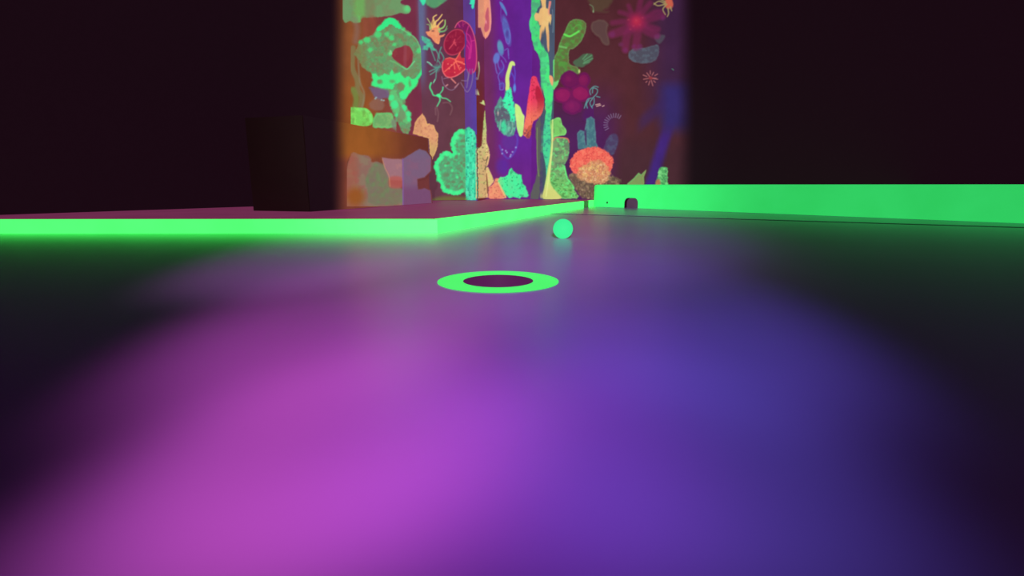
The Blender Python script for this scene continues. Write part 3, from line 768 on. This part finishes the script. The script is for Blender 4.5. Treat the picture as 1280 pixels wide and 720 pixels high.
c = Cv((676, 138, 726, 252), 'EKG', step=0.5)
a = c.poly(d3((690, 30), (705, 0), (780, -20), (800, 40), (835, 90), (830, 130), (790, 140), (735, 150), (712, 190)), (124, 204, 104), rough=0.8); c.rim(a, c.d, (136, 236, 128), 2.2, 0.6)
c.spots(a, (110, 150, 90), 0.25, 0.5, 0.66, 0.7)
a = c.poly(d3((715, 185), (740, 155), (800, 155), (850, 165), (865, 210), (862, 300), (840, 370), (815, 400), (850, 530), (900, 570), (905, 620), (945, 680), (930, 700), (640, 700), (645, 600), (670, 470), (690, 330), (700, 240)), (124, 160, 108), rough=1.0, fr=0.4, smooth=False)
d = c.d
c.spots(a, (98, 118, 96), 0.22, 0.48, 0.62, 0.85); c.grad(a, (118, 212, 104), 'y', 205, 235, 0.75); c.spots(a, (110, 240, 130), 0.35, 0.56, 0.66, 0.8, 7)
c.spots(a * sst(200, 215, c.Y), (60, 120, 60), 0.5, 0.62, 0.7, 0.7, 21)
c.line(d3((720, 185), (745, 158), (800, 158), (848, 168), (862, 200)), 1.5, (220, 120, 96), 0.9)
c.line(d3((820, 410), (848, 520), (890, 570), (905, 610)), 2.0, (110, 250, 130), 0.85)
b = c.poly(d3((700, 30), (712, 200), (700, 400), (695, 560), (750, 640), (790, 700), (630, 702), (640, 600), (665, 460), (688, 330), (700, 200)), (212, 236, 130), op=0.95, soft=1.6)
c.grad(b, (220, 196, 116), 'y', 225, 240, 0.5)
c.line([(690, 150), (689.6, 185), (686, 215), (682, 245)], 1.4, (236, 240, 150), 0.8)
c.done('painted_coral', W_RIGHT, 'stacked olive and green coral climbing beside the narrow fold', lift=0.005)

# ---- dim right wall
c = Cv((690, 22, 746, 112), 'G')
a = c.poly(g1((150, 165), (190, 155), (240, 165), (268, 200), (255, 270), (220, 340), (170, 385), (135, 400), (130, 460), (140, 510), (200, 535), (215, 575), (190, 585), (140, 560), (110, 580), (70, 620), (10, 640), (10, 480), (40, 410), (60, 340), (95, 260), (120, 200)), (96, 120, 64), rough=0.6, fr=0.5)
d = c.d
c.spots(a, (84, 168, 66), 0.25, 0.48, 0.64, 0.75); c.spots(a, (120, 90, 58), 0.2, 0.58, 0.7, 0.5, 5); c.rim(a, d, (120, 150, 96), 1.6, 0.6)
c.line(g1((95, 275), (135, 290), (170, 275), (210, 250)), 2.4, (110, 244, 96), 0.9); c.line(g1((60, 370), (110, 380)), 2.5, (120, 210, 110), 0.7)
c.line(g1((165, 230), (200, 200), (230, 215), (215, 260)), 1.6, (100, 180, 80), 0.6)
c.ell(690 + 213 / 6.316, 566 / 6.316, 1.2, 2.6, (200, 210, 130))
b = c.poly(g1((160, 500), (210, 455), (260, 425), (310, 430), (318, 465), (290, 500), (220, 535)), (78, 112, 82), op=0.85, rough=0.8, soft=1.6)
for p in (((240, 470), (275, 430)), ((250, 480), (310, 440)), ((250, 495), (318, 465)), ((245, 505), (295, 490))): c.line(g1(*p), 1.4, (100, 160, 112), 0.8)
c.done('painted_coral', W_RIGHT, 'olive green finger coral on the dim right wall')

c = Cv((690, 88, 742, 152), 'G')
for x, y, rx, ry, cc in ((360, 640, 60, 46, (124, 26, 92)), (345, 480, 56, 52, (112, 22, 84)), (428, 482, 40, 46, (126, 24, 84)), (302, 572, 58, 48, (144, 26, 92)), (408, 562, 58, 50, (146, 26, 90))):
    a = c.ell(640 + x / 4.8, y / 4.8, rx / 4.8, ry / 4.8, cc, rough=1.0, fr=0.2, soft=2)
    c.rim(a, c.d, (96, 18, 84), 3, 0.6); c.mix(a * (1 - sst(1, 6, np.hypot(c.X - 638.6 - x / 4.8, c.Y + 1 - y / 4.8))) * 0.2, (180, 40, 104), False)
c.poly(z2((430, 660), (500, 640), (570, 670), (560, 720), (440, 730)), (84, 22, 108), op=0.5, soft=5)
c.done('painted_sponge', W_RIGHT, 'cluster of round magenta sponges on the right wall')

c = Cv((726, 104, 760, 142), 'G')
for p in (((480, 560), (485, 530), (510, 540), (505, 565), (480, 590)), ((475, 590), (450, 600), (432, 650)), ((480, 595), (465, 620), (480, 650)), ((470, 570), (465, 545), (490, 520), (515, 525)), ((505, 580), (525, 585)), ((460, 600), (445, 625), (450, 650)), ((490, 590), (490, 620), (478, 640))):
    c.line(z2(*p), 1.1, (96, 190, 182), 0.85)
c.done('painted_squid', W_RIGHT, 'small teal squid beside the magenta sponges')
c = Cv((738, 124, 776, 168), 'G')
for k in range(12):
    an = math.radians(150 + k * 14); cx, cy = 768, 156
    c.line([(cx + 9 * math.cos(an), cy + 9 * math.sin(an)), (cx + 14 * math.cos(an), cy + 14 * math.sin(an))], 0.9, (150, 140, 170), 0.8, smooth=False)
for p in (((500, 630), (525, 625)), ((505, 640), (530, 632)), ((540, 640), (550, 635))): c.line(z2(*p), 1.2, (230, 190, 170), 0.9)
c.done('painted_urchin', W_RIGHT, 'fan of fine pale spines on the right wall')

c = Cv((728, -4, 770, 60), 'G')
a = c.poly(g1((290, -10), (470, -10), (440, 60), (400, 90), (440, 100), (330, 100), (300, 50)), (94, 76, 56), op=0.75, rough=1.2, soft=4)
c.line(g1((295, 40), (320, 60), (325, 100)), 1.3, (120, 150, 110), 0.7); c.ell(741, 15, 1, 1.6, (150, 180, 130), op=0.7)
a = c.poly(g1((305, 230), (320, 180), (390, 160), (435, 190), (430, 250), (450, 350), (410, 355), (370, 300), (330, 270)), (100, 74, 72), op=0.8, rough=0.8, soft=2.4)
c.rim(a, c.d, (120, 100, 84), 2, 0.5)
c.done('painted_coral', W_RIGHT, 'dim olive grey coral left of the magenta anemone')

c = Cv((752, -4, 834, 88), 'G')
b = c.poly(g1((600, 430), (640, 390), (740, 380), (830, 360), (835, 440), (790, 490), (700, 500), (620, 480)), (84, 88, 104), op=0.85, rough=1.0, soft=2)
c.spots(b, (100, 116, 130), 0.3, 0.5, 0.65, 0.7); c.rim(b, c.d, (110, 130, 140), 1.6, 0.4)
c.poly(g1((800, 290), (880, 280), (880, 310), (840, 350)), (90, 90, 100), op=0.7, soft=2)
for p, w in ((((660, 170), (625, 110), (600, 50)), 6), (((660, 170), (680, 80), (700, -20)), 7), (((670, 170), (720, 90), (770, 30)), 7), (((670, 180), (780, 150), (870, 125)), 9), (((660, 180), (560, 175), (475, 185)), 7), (((655, 190), (570, 240), (470, 275)), 11), (((655, 190), (590, 280), (575, 395)), 10), (((665, 190), (668, 280), (655, 375)), 10), (((675, 190), (750, 250), (820, 285)), 10), (((670, 180), (760, 215), (830, 235)), 8), (((650, 170), (590, 120), (530, 100)), 6), (((670, 175), (800, 100), (850, 90)), 5)):
    c.line(g1(*p), w * 1.15, (132, 40, 88), 0.62, soft=3.6, taper=0.25)
for x, y, r in ((470, 275, 4), (540, 355, 3), (575, 400, 3.4), (690, 375, 4), (640, 370, 3), (825, 290, 3.5), (870, 150, 3)): c.ell(690 + x / 6.316, y / 6.316, r * 0.9, r * 0.9, (126, 48, 108), op=0.55, rough=1.0, soft=3)
m = 1 - sst(1, 16, np.hypot(c.X - 795, c.Y - 28))
c.mix(m * 0.9, (182, 40, 78), True)
m = 1 - sst(0, 8, np.hypot(c.X - 795, c.Y - 27)); c.mix(m * 0.6, (206, 54, 80), False)
for x, y in ((660, 165), (710, 145), (615, 235), (640, 210), (690, 200), (600, 160)): c.ell(690 + x / 6.316, y / 6.316, 1.1, 1.0, (200, 70, 96), op=0.5, soft=2)
c.done('painted_anemone', W_RIGHT, 'big blurry magenta anemone with thick radiating arms')

c = Cv((812, -4, 850, 24), 'G')
c.ell(835, 5, 5.5, 7, (220, 104, 84), rough=1, soft=2)
for p in (((900, 40), (840, 15), (800, 40)), ((890, 20), (850, 0), (820, -5)), ((890, 50), (870, 80), (890, 120)), ((910, 70), (915, 110), (905, 135)), ((880, 40), (830, 50), (800, 30)), ((930, 60), (940, 90))):
    c.line(g1(*p), 1.9, (176, 160, 104), 0.9, taper=0.3)
c.done('painted_anemone', W_RIGHT, 'small orange anemone with pale tentacles at the top')

c = Cv((800, 86, 846, 112), 'G')
for k, (r0, r1) in zip(range(0, 360, 32), ((2, 9), (5, 8), (3, 10), (4, 9), (6, 8), (3, 9), (5, 10), (2, 8), (5, 9), (4, 8), (6, 10), (3, 7))):
    an = math.radians(k + 10); cx, cy = 812.5, 98
    c.line([(cx + r0 * math.cos(an), cy + r0 * math.sin(an)), (cx + r1 * math.cos(an), cy + r1 * math.sin(an))], 1.1, (204, 120, 120), 0.85, smooth=False)
c.line([(840, 82), (838.5, 85), (841, 88)], 1.4, (90, 150, 120), 0.8)
c.ell(812.5, 98, 2.5, 2, (190, 70, 70), op=0.7, soft=2)
c.done('painted_urchin', W_RIGHT, 'tiny pink spiked urchin under the grey coral')

c = Cv((716, 142, 776, 196), 'G')
a = c.poly(z4((442, 250), (436, 150), (445, 90), (472, 76), (492, 92), (498, 170), (500, 230), (520, 270), (395, 270), (388, 180), (405, 158), (430, 165), (438, 230)), (72, 112, 126), rough=0.5, smooth=False, soft=1.4)
c.spots(a, (92, 146, 144), 0.35, 0.5, 0.64, 0.8); c.rim(a, c.d, (110, 150, 160), 1.4, 0.4)
c.line(z4((440, 160), (443, 245)), 1.4, (70, 40, 90), 0.8)
b = c.poly(z4((552, 270), (570, 210), (600, 180), (630, 190), (632, 240), (610, 295), (590, 302)), (78, 66, 104), op=0.85, rough=0.6, soft=2)
c.spots(b, (90, 100, 130), 0.3, 0.5, 0.65, 0.6)
c.done('painted_sponge', W_RIGHT, 'grey blue cactus shaped tube sponge above the red coral')

c = Cv((704, 180, 776, 262), 'G')
a = c.poly(g2((130, 340), (200, 310), (300, 330), (420, 330), (480, 350), (540, 390), (400, 520), (300, 530), (220, 500), (170, 420)), (118, 92, 74), op=0.9, rough=2.4, fr=0.35, soft=3)
c.ridges(a, (74, 64, 50), 0.4, 0.08, 0.7); c.spots(a, (168, 140, 104), 0.4, 0.52, 0.62, 0.8); c.spots(a, (84, 70, 56), 0.4, 0.56, 0.68, 0.8, 5); c.spots(a, (196, 170, 140), 0.8, 0.68, 0.74, 0.8, 15)
a = c.poly(g2((140, 240), (150, 200), (200, 145), (270, 120), (360, 115), (420, 145), (470, 190), (484, 230), (470, 260), (455, 320), (380, 350), (260, 340), (180, 320), (145, 290)), (248, 106, 92), rough=1.6, fr=0.6)
c.ridges(a, (214, 70, 70), 0.32, 0.09, 0.8); c.spots(a, (255, 140, 112), 0.5, 0.54, 0.66, 0.7, 3)
b = c.poly(g2((210, 290), (260, 250), (340, 215), (400, 235), (440, 280), (450, 340), (400, 400), (300, 390), (200, 350)), (226, 152, 106), op=0.9, rough=2.6, fr=0.4, soft=3)
c.spots(b, (244, 200, 120), 0.28, 0.5, 0.6, 0.9); c.ridges(b, (150, 96, 80), 0.4, 0.07, 0.6); c.spots(b, (184, 106, 84), 0.5, 0.56, 0.66, 0.7, 9); c.spots(b, (250, 214, 170), 0.7, 0.64, 0.7, 0.8, 19)
c.done('painted_coral', W_RIGHT, 'round coral red brain coral fading to peach, beside the green block')

c = Cv((780, 206, 842, 236), 'G')
a = c.poly(g2((590, 400), (640, 360), (680, 315), (700, 330), (740, 290), (735, 310), (720, 350), (725, 430), (590, 430)), (132, 150, 92), rough=0.4, smooth=False)
c.grad(a, (190, 100, 70), 'x', 800, 806, 0.6); c.rim(a, c.d, (110, 190, 110), 1.8, 0.6)
c.done('painted_shell', W_RIGHT, 'small green and brown shell peeking over the green block')
c = Cv((814, 204, 846, 236), 'G')
a = c.poly(g2((815, 430), (815, 380), (830, 340), (840, 285), (880, 268), (905, 285), (908, 350), (905, 430)), (92, 176, 104), rough=1.2, fr=0.5)
c.spots(a, (150, 236, 150), 0.35, 0.5, 0.6, 0.85); c.spots(a, (60, 110, 80), 0.45, 0.6, 0.68, 0.8, 4)
c.poly(g2((815, 380), (845, 370), (850, 430), (815, 430)), (196, 100, 76), op=0.8, soft=2)
c.done('painted_coral', W_RIGHT, 'small knobbly green coral peeking over the green block, near its right')

# ------------------------------------------------------------------ low painted box on the left
bx = empty('rockery_box', ((pB0[0] + pB1[0]) / 2, (pB0[1] + pB1[1]) / 2, DECK))
tag(bx, 'low box with a dark rust top band and painted purple rocks, on the maroon deck', 'box')
ZT = 0.317
e = np.array([pB1[0] - pB0[0], pB1[1] - pB0[1]]); e = e / np.hypot(*e)
nn = np.array([-e[1], e[0]])          # away from the lane
dep = 0.21
face = wall_mesh('X', 'front_panel', None, z1=ZT, z0=DECK + 0.0005)
del face['kind']
face.parent = bx; face.location = -Vector(bx.location)
bm = bmesh.new()
i0 = np.array(pB0) + nn * 0.004; i1 = np.array(pB1) + nn * 0.004
prism(bm, [tuple(i0), tuple(i1), tuple(i1 + nn * dep), tuple(i0 + nn * dep)], DECK + 0.0005, ZT)
bm_obj('body', bm, fluoro('box_side_paint', (42, 20, 22), base=0.3, emit=0.3), bx)

def box_paint(c, name, label=None, lift=0.003):
    o = c.done(name, None, label, lift)
    o.parent = bx; o.location = -Vector(bx.location)
    return o
c = Cv((430, 190, 537, 258), 'X')
a = c.poly(z3((-20, 320), (40, 305), (100, 315), (110, 350), (150, 350), (190, 380), (215, 430), (220, 500), (290, 510), (300, 610), (-40, 620)), (150, 112, 100), rough=1.0, soft=2)
c.spots(a, (150, 134, 108), 0.12, 0.45, 0.6, 0.7); c.spots(a, (164, 96, 92), 0.12, 0.55, 0.7, 0.7, 6)
c.mix(a * (1 - sst(438, 450, c.X)) * 0.5, (180, 92, 70), False)
c.mix(a * (1 - sst(4, 18, np.hypot(c.X - 441, c.Y - 246))) * 0.85, (160, 90, 34), False)
b = c.poly(z3((75, 460), (110, 370), (150, 350), (190, 370), (215, 420), (225, 480), (290, 505), (298, 590), (110, 600), (90, 520)), (126, 128, 100), op=0.8, rough=1.4, soft=2.6)
c.spots(b, (112, 150, 96), 0.16, 0.5, 0.66, 0.7); c.spots(b, (140, 110, 110), 0.2, 0.55, 0.68, 0.5, 8)
box_paint(c, 'painted_boulder', 'grey green painted boulder')
c = Cv((470, 190, 540, 258), 'X')
b = c.poly(z3((172, 320), (235, 330), (298, 330), (300, 460), (220, 455), (190, 390)), (168, 120, 130), rough=0.4, soft=1.4, smooth=False)
c.spots(b, (186, 130, 130), 0.15, 0.5, 0.7, 0.6)
b = c.poly(z3((220, 440), (290, 440), (296, 500), (222, 500)), (190, 96, 90), op=0.85, soft=3)
c.line(z3((176, 330), (190, 380), (215, 430), (222, 495)), 0.9, (220, 160, 110), 0.7)
box_paint(c, 'painted_rock', 'pinkish painted rock', lift=0.004)
c = Cv((496, 180, 540, 258), 'X')
b = c.poly(z3((298, 330), (330, 310), (400, 270), (440, 285), (470, 320), (470, 400), (430, 440), (385, 450), (390, 515), (430, 505), (465, 520), (475, 610), (300, 610)), (132, 100, 130), rough=0.4, soft=1.4, smooth=False)
c.spots(b, (146, 96, 124), 0.12, 0.5, 0.7, 0.6); c.grad(b, (126, 74, 116), 'y', 226, 240, 0.7); c.grad(b, (120, 104, 134), 'y', 205, 188, 0.6)
c.line(z3((299, 330), (300, 480), (300, 605)), 1.6, (140, 100, 170), 0.85, smooth=False)
box_paint(c, 'painted_rock', 'smooth purple painted rocks', lift=0.004)

# ------------------------------------------------------------------ raised deck
kc = ground(547, 291.6)                                  # kerb corner
kl = ground(438, 292.2); kl = (pF1[0] + (pA[0] - pF1[0]) * (kl[1] + 0.02 - pF1[1]) / (pA[1] - pF1[1]) + 0.06, kl[1] + 0.0)
ke = ground(742, 257.9)
kt = 0.016                                               # board thickness
def off(a, b, w):
    d = Vector((b[0] - a[0], b[1] - a[1])); d.normalize()
    return Vector((-d.y, d.x)) * w
n1 = off(kl, kc, kt); n2 = off(kc, ke, kt)
# mitre at the corner
m = (n1 + n2); m = m.normalized() * (kt / max(0.2, m.normalized().dot(n1.normalized())))
icorner = (kc[0] + m.x, kc[1] + m.y)
il = (kl[0] + n1.x, kl[1] + n1.y); ie = (ke[0] + n2.x, ke[1] + n2.y)
bm = bmesh.new()
g_ = 0.0015
il2 = (il[0], il[1] + g_); ic2 = (icorner[0] - n2.normalized().x * -g_ - 0.0, icorner[1] + 2 * g_); ie2 = (ie[0] + n2.normalized().x * g_, ie[1] + n2.normalized().y * g_)
plan = [il2, ic2, ie2, (pF6[0] + 0.27, pF6[1] - 0.012), (pF6[0], pF6[1] - 0.002), (pF5[0], pF5[1] - 0.002), (pF4[0], pF4[1] - 0.004), (pF3b[0] + 0.004, pF3b[1] - 0.004), (pF3[0] + 0.001, pF3[1] - 0.006), (pF2[0], pF2[1] - 0.004), (pF1[0] + 0.003, pF1[1] - 0.004)]
tq = (il[1] - pF1[1]) / (pA[1] - pF1[1])
wl = (pF1[0] + (pA[0] - pF1[0]) * tq, il[1])
if True:
    s_ = (il[0] - pF1[0]) / (pA[0] - pF1[0]); plan.append((il[0], pF1[1] + (pA[1] - pF1[1]) * s_ - 0.006))
prism(bm, plan, 0.0, DECK - 0.001)
tag(bm_obj('raised_deck', bm, M_DECK), 'flat maroon deck behind the green border boards, below the mural', 'deck')

# ------------------------------------------------------------------ green border boards
def board(name, plan, z1, mat, bev=0.0025):
    bm = bmesh.new(); prism(bm, plan, 0.0, z1)
    bmesh.ops.recalc_face_normals(bm, faces=bm.faces)
    top = [ed for ed in bm.edges if all(abs(v.co.z - z1) < 1e-6 for v in ed.verts)]
    bmesh.ops.bevel(bm, geom=top, offset=bev, segments=2, profile=0.5, affect='EDGES')
    return bm
KH = 0.0335
bl = bm_obj('border_board', board('b', [kl[:2], kc[:2], icorner, il], KH, M_GREEN), M_GREEN)
tag(bl, 'glowing green border board along the left front of the maroon deck', 'border board', 'green lane border boards')
# the receding board with a little notch near its far end
nv = Vector((ke[0] - kc[0], ke[1] - kc[1])); LB = nv.length; nv.normalize()
def along(px, v):
    g = ground(px, v); return (Vector(g[:2]) - Vector(kc[:2])).dot(nv)
s0, s1 = along(728.3, 260), along(735.2, 258.8)
def bpt(s, w): return (kc[0] + nv.x * s + n2.x / kt * w, kc[1] + nv.y * s + n2.y / kt * w)
rb = empty('border_board', (kc[0], kc[1], 0))
tag(rb, 'glowing green border board receding to the far block, with a dark notch', 'border board', 'green lane border boards')
s0 = max(0.5, min(s0, LB - 0.2)); s1 = max(s0 + 0.03, min(s1, LB - 0.05))
bm = board('b', [kc[:2], bpt(s0, 0), bpt(s0, kt), icorner], KH, M_GREEN); bm_obj('board', bm, M_GREENR, rb)
bm = board('b', [bpt(s1, 0), ke[:2], ie, bpt(s1, kt)], KH, M_GREEN); bm_obj('board_end', bm, M_GREENR, rb)
bm = bmesh.new(); prism(bm, [bpt(s0, 0.004), bpt(s1, 0.004), bpt(s1, kt), bpt(s0, kt)], 0.0, KH); bm_obj('notch', bm, M_NOTCH, rb)

# ------------------------------------------------------------------ tunnel block on the right
p0 = Vector(ground(735, 258.05)[:2]); p1 = Vector(ground(842, 262.3)[:2])
fd = (p1 - p0).normalized()
BH = 0.1165
tb = empty('tunnel_block', (p0.x, p0.y, 0))
tag(tb, 'tall glowing green block with rounded corner and small arched tunnel', 'obstacle block')
nb = Vector((-fd.y, fd.x))             # away from the camera
far_len = 2.9
A0 = p0 + nb * 0.0
rad = 0.075
wall_y = lambda x: pF6[1] + (pG1[1] - pF6[1]) * (x - pF6[0]) / (pG1[0] - pF6[0]) - 0.012
plan = []
cc_ = A0 + fd * rad + nb * rad
for k in range(9):
    an = math.pi / 2 * k / 8
    q = cc_ - nb * rad * math.sin(an) - fd * rad * math.cos(an)
    plan.append((q.x, q.y))
endp = A0 + fd * far_len
plan.append((endp.x, endp.y))
xr = endp.x + 0.1
plan += [(xr, wall_y(xr)), (p0.x + 0.09, wall_y(p0.x + 0.09))]
bq = cc_ - fd * rad + nb * 0.12
if bq.y < plan[-1][1] - 0.01: plan.append((bq.x, bq.y))
bm = board('b', plan, BH, M_GREENB, bev=0.012)
blk = bm_obj('body', bm, M_GREENB, tb)
# cut the arch and the peep hole
def arch_profile(w, h, n=10, r=None):
    r = r or w * 0.30
    pts = [(-w / 2, 0.0), (-w / 2, h - r)]
    for k in range(1, n + 1):
        an = math.pi - math.pi / 2 * k / n; pts.append((-w / 2 + r + r * math.cos(an), h - r + r * math.sin(an)))
    for k in range(0, n + 1):
        an = math.pi / 2 - math.pi / 2 * k / n; pts.append((w / 2 - r + r * math.cos(an), h - r + r * math.sin(an)))
    pts.append((w / 2, 0.0))
    return pts
def sweep(bm, centre, prof, d0, d1, zoff, caps=True):
    a = [bm.verts.new((centre.x + fd.x * x + nb.x * d0, centre.y + fd.y * x + nb.y * d0, z + zoff)) for x, z in prof]
    b = [bm.verts.new((centre.x + fd.x * x + nb.x * d1, centre.y + fd.y * x + nb.y * d1, z + zoff)) for x, z in prof]
    n = len(prof)
    if caps: bm.faces.new(a); bm.faces.new(b[::-1])
    for i in range(n if caps else n - 1):
        bm.faces.new((a[i], a[(i + 1) % n], b[(i + 1) % n], b[i]))
def hitfront(u, v):
    x, y, w = ray(u, v)
    # p0 + fd*s = (x,y)*t
    M = np.array([[x, -fd.x], [y, -fd.y]]); t, s = np.linalg.solve(M, np.array([p0.x, p0.y]))
    return p0 + fd * s, H + w * t
ca, _ = hitfront(788.3, 260.5); _, zt = hitfront(788.3, 247.2)
cl, _ = hitfront(779.6, 255); cr, _ = hitfront(797.0, 255)
AW = (cr - cl).length
cut = bmesh.new(); sweep(cut, ca, arch_profile(AW, zt + 0.01), -0.05, 0.03, -0.01)
pc, pz = hitfront(758.8, 253.3)
circ = [(0.006 * math.cos(2 * math.pi * k / 16), 0.006 * math.sin(2 * math.pi * k / 16)) for k in range(16)]
sweep(cut, pc, circ, -0.05, 0.03, pz)
co = bm_obj('cutter', cut, None)
md = blk.modifiers.new('cut', 'BOOLEAN'); md.operation = 'DIFFERENCE'; md.object = co; md.solver = 'EXACT'
bpy.context.view_layer.update()
dg = bpy.context.evaluated_depsgraph_get()
nm = bpy.data.meshes.new_from_object(blk.evaluated_get(dg))
blk.modifiers.clear(); blk.data = nm
bpy.data.objects.remove(co, do_unlink=True)
bm = bmesh.new(); sweep(bm, ca, [(x * 0.985, z * 0.985) for x, z in arch_profile(AW, zt)], 0.003, 0.029, 0.0, caps=False)
bm_obj('tunnel_lining', bm, M_DARK, tb)
bm = bmesh.new(); pr = arch_profile(AW * 0.96, zt * 0.95)
sweep(bm, ca, pr, 0.022, 0.028, 0.0)
bm_obj('tunnel_back', bm, M_BACK, tb)
bm = bmesh.new(); sweep(bm, pc, [(x * 0.95, z * 0.95) for x, z in circ], 0.002, 0.012, pz)
bm_obj('peep_hole', bm, M_DARK, tb)

# ------------------------------------------------------------------ golf ball
RB = 0.0215
gb = ground(703.5, 298.4)
bm = bmesh.new()
bmesh.ops.create_icosphere(bm, subdivisions=5, radius=RB)
# shallow dimples over the sphere
N = 332; pts = []
for i in range(N):
    z = 1 - (2 * i + 1) / N; r = math.sqrt(1 - z * z); p = i * math.pi * (3 - math.sqrt(5)); pts.append((r * math.cos(p), r * math.sin(p), z))
pts = np.array(pts)
V = np.array([v.co[:] for v in bm.verts]); U = V / np.linalg.norm(V, axis=1)[:, None]
ang = np.arccos(np.clip((U @ pts.T).max(1), -1, 1))
dim = (1 - sst(0.02, 0.085, ang)) * 0.00025
for v, k in zip(bm.verts, dim): v.co *= (RB - k) / RB
ball = bm_obj('golf_ball', bm, M_BALL, smooth=True)
ball.location = (gb[0], gb[1], RB)
tag(ball, 'glowing turquoise golf ball resting on the purple floor', 'ball')

# ------------------------------------------------------------------ golf hole
gh = empty('golf_hole', (CX, CY, 0))
tag(gh, 'golf hole with a flat glowing green ring around a dark cup', 'hole')
def annulus(bm, r0, r1, z, n=96):
    a = [bm.verts.new((CX + r0 * math.cos(2 * math.pi * i / n), CY + r0 * math.sin(2 * math.pi * i / n), z)) for i in range(n)]
    b = [bm.verts.new((CX + r1 * math.cos(2 * math.pi * i / n), CY + r1 * math.sin(2 * math.pi * i / n), z)) for i in range(n)]
    for i in range(n): bm.faces.new((a[i], b[i], b[(i + 1) % n], a[(i + 1) % n]))
bm = bmesh.new(); annulus(bm, R_IN, R_OUT, 0.0006); bm_obj('ring', bm, M_RING, gh)
bm = bmesh.new(); n = 96
a = [bm.verts.new((CX + R_IN * math.cos(2 * math.pi * i / n), CY + R_IN * math.sin(2 * math.pi * i / n), 0.0005)) for i in range(n)]
b = [bm.verts.new((CX + R_IN * math.cos(2 * math.pi * i / n), CY + R_IN * math.sin(2 * math.pi * i / n), -0.08)) for i in range(n)]
for i in range(n): bm.faces.new((a[i], a[(i + 1) % n], b[(i + 1) % n], b[i]))
bm_obj('cup_wall', bm, M_CUP, gh, smooth=True)
bm = bmesh.new(); bm.faces.new([bm.verts.new((CX + R_IN * math.cos(2 * math.pi * i / n), CY + R_IN * math.sin(2 * math.pi * i / n), -0.08)) for i in range(n)])
bm_obj('cup_bottom', bm, M_CUP, gh)

# ------------------------------------------------------------------ light
def spot(name, loc, aim, energy, col, angle, blend=1.0, size=0.05):
    l = bpy.data.lights.new(name, 'SPOT'); l.energy = energy; l.color = col
    l.spot_size = math.radians(angle); l.spot_blend = blend; l.shadow_soft_size = size
    o = bpy.data.objects.new(name, l); COL.objects.link(o); o.location = loc
    o.rotation_euler = (Vector(aim) - Vector(loc)).to_track_quat('-Z', 'Y').to_euler()
    return o
spot('white_fill', (0.0, -2.0, 0.9), (0.05, 2.6, 0.32), 640, (0.95, 0.97, 1.0), 28, 1.0, 0.05)  # added unseen white spot for the black light; narrow cone leaves the sides dark
MAG, VIO, BLU = (1.0, 0.30, 0.80), (0.52, 0.16, 1.0), (0.26, 0.34, 1.0)
# added unseen spots tint the lane floor: near pools, then longer ones
spot('magenta_fill', (-0.125, -0.06, 0.27), (-0.082, 0.215, 0.0), 8.0, MAG, 32, 1.0, 0.03)
spot('violet_fill', (0.0, -0.06, 0.27), (0.0, 0.215, 0.0), 3.4, VIO, 32, 1.0, 0.03)
spot('blue_fill', (0.10, -0.06, 0.27), (0.068, 0.215, 0.0), 3.0, BLU, 32, 1.0, 0.03)
spot('magenta_fill', (-0.18, -0.25, 0.36), (-0.135, 0.50, 0.0), 31, MAG, 26, 1.0, 0.03)
spot('violet_fill', (0.0, -0.25, 0.36), (0.0, 0.48, 0.0), 12, VIO, 27, 1.0, 0.03)
spot('blue_fill', (0.14, -0.25, 0.36), (0.13, 0.50, 0.0), 22, BLU, 27, 1.0, 0.03)
spot('magenta_fill', (-0.30, -0.30, 0.50), (-0.30, 0.95, 0.0), 40, (1.0, 0.5, 0.95), 22, 1.0, 0.03)
spot('violet_fill', (0.0, -0.30, 0.50), (0.22, 1.25, 0.0), 42, (0.36, 0.14, 1.0), 26, 1.0, 0.03)

w = bpy.data.worlds.new('dark_room'); SC.world = w; w.use_nodes = True
w.node_tree.nodes['Background'].inputs[0].default_value = (0.020, 0.010, 0.030, 1)
w.node_tree.nodes['Background'].inputs[1].default_value = 1.0

# ------------------------------------------------------------------ camera
cd = bpy.data.cameras.new('camera'); cam = bpy.data.objects.new('camera', cd); COL.objects.link(cam)
cd.sensor_fit = 'HORIZONTAL'; cd.sensor_width = 36.0; cd.lens = 36.0 * F / 1280.0
cd.clip_start = 0.01; cd.clip_end = 60
cam.location = (0, 0, H); cam.rotation_euler = (math.pi / 2 - TH, 0, 0)
SC.camera = cam
SC.view_settings.view_transform = 'Standard'
SC.view_settings.look = 'None'
SC.view_settings.exposure = 0.0
SC.view_settings.gamma = 1.0
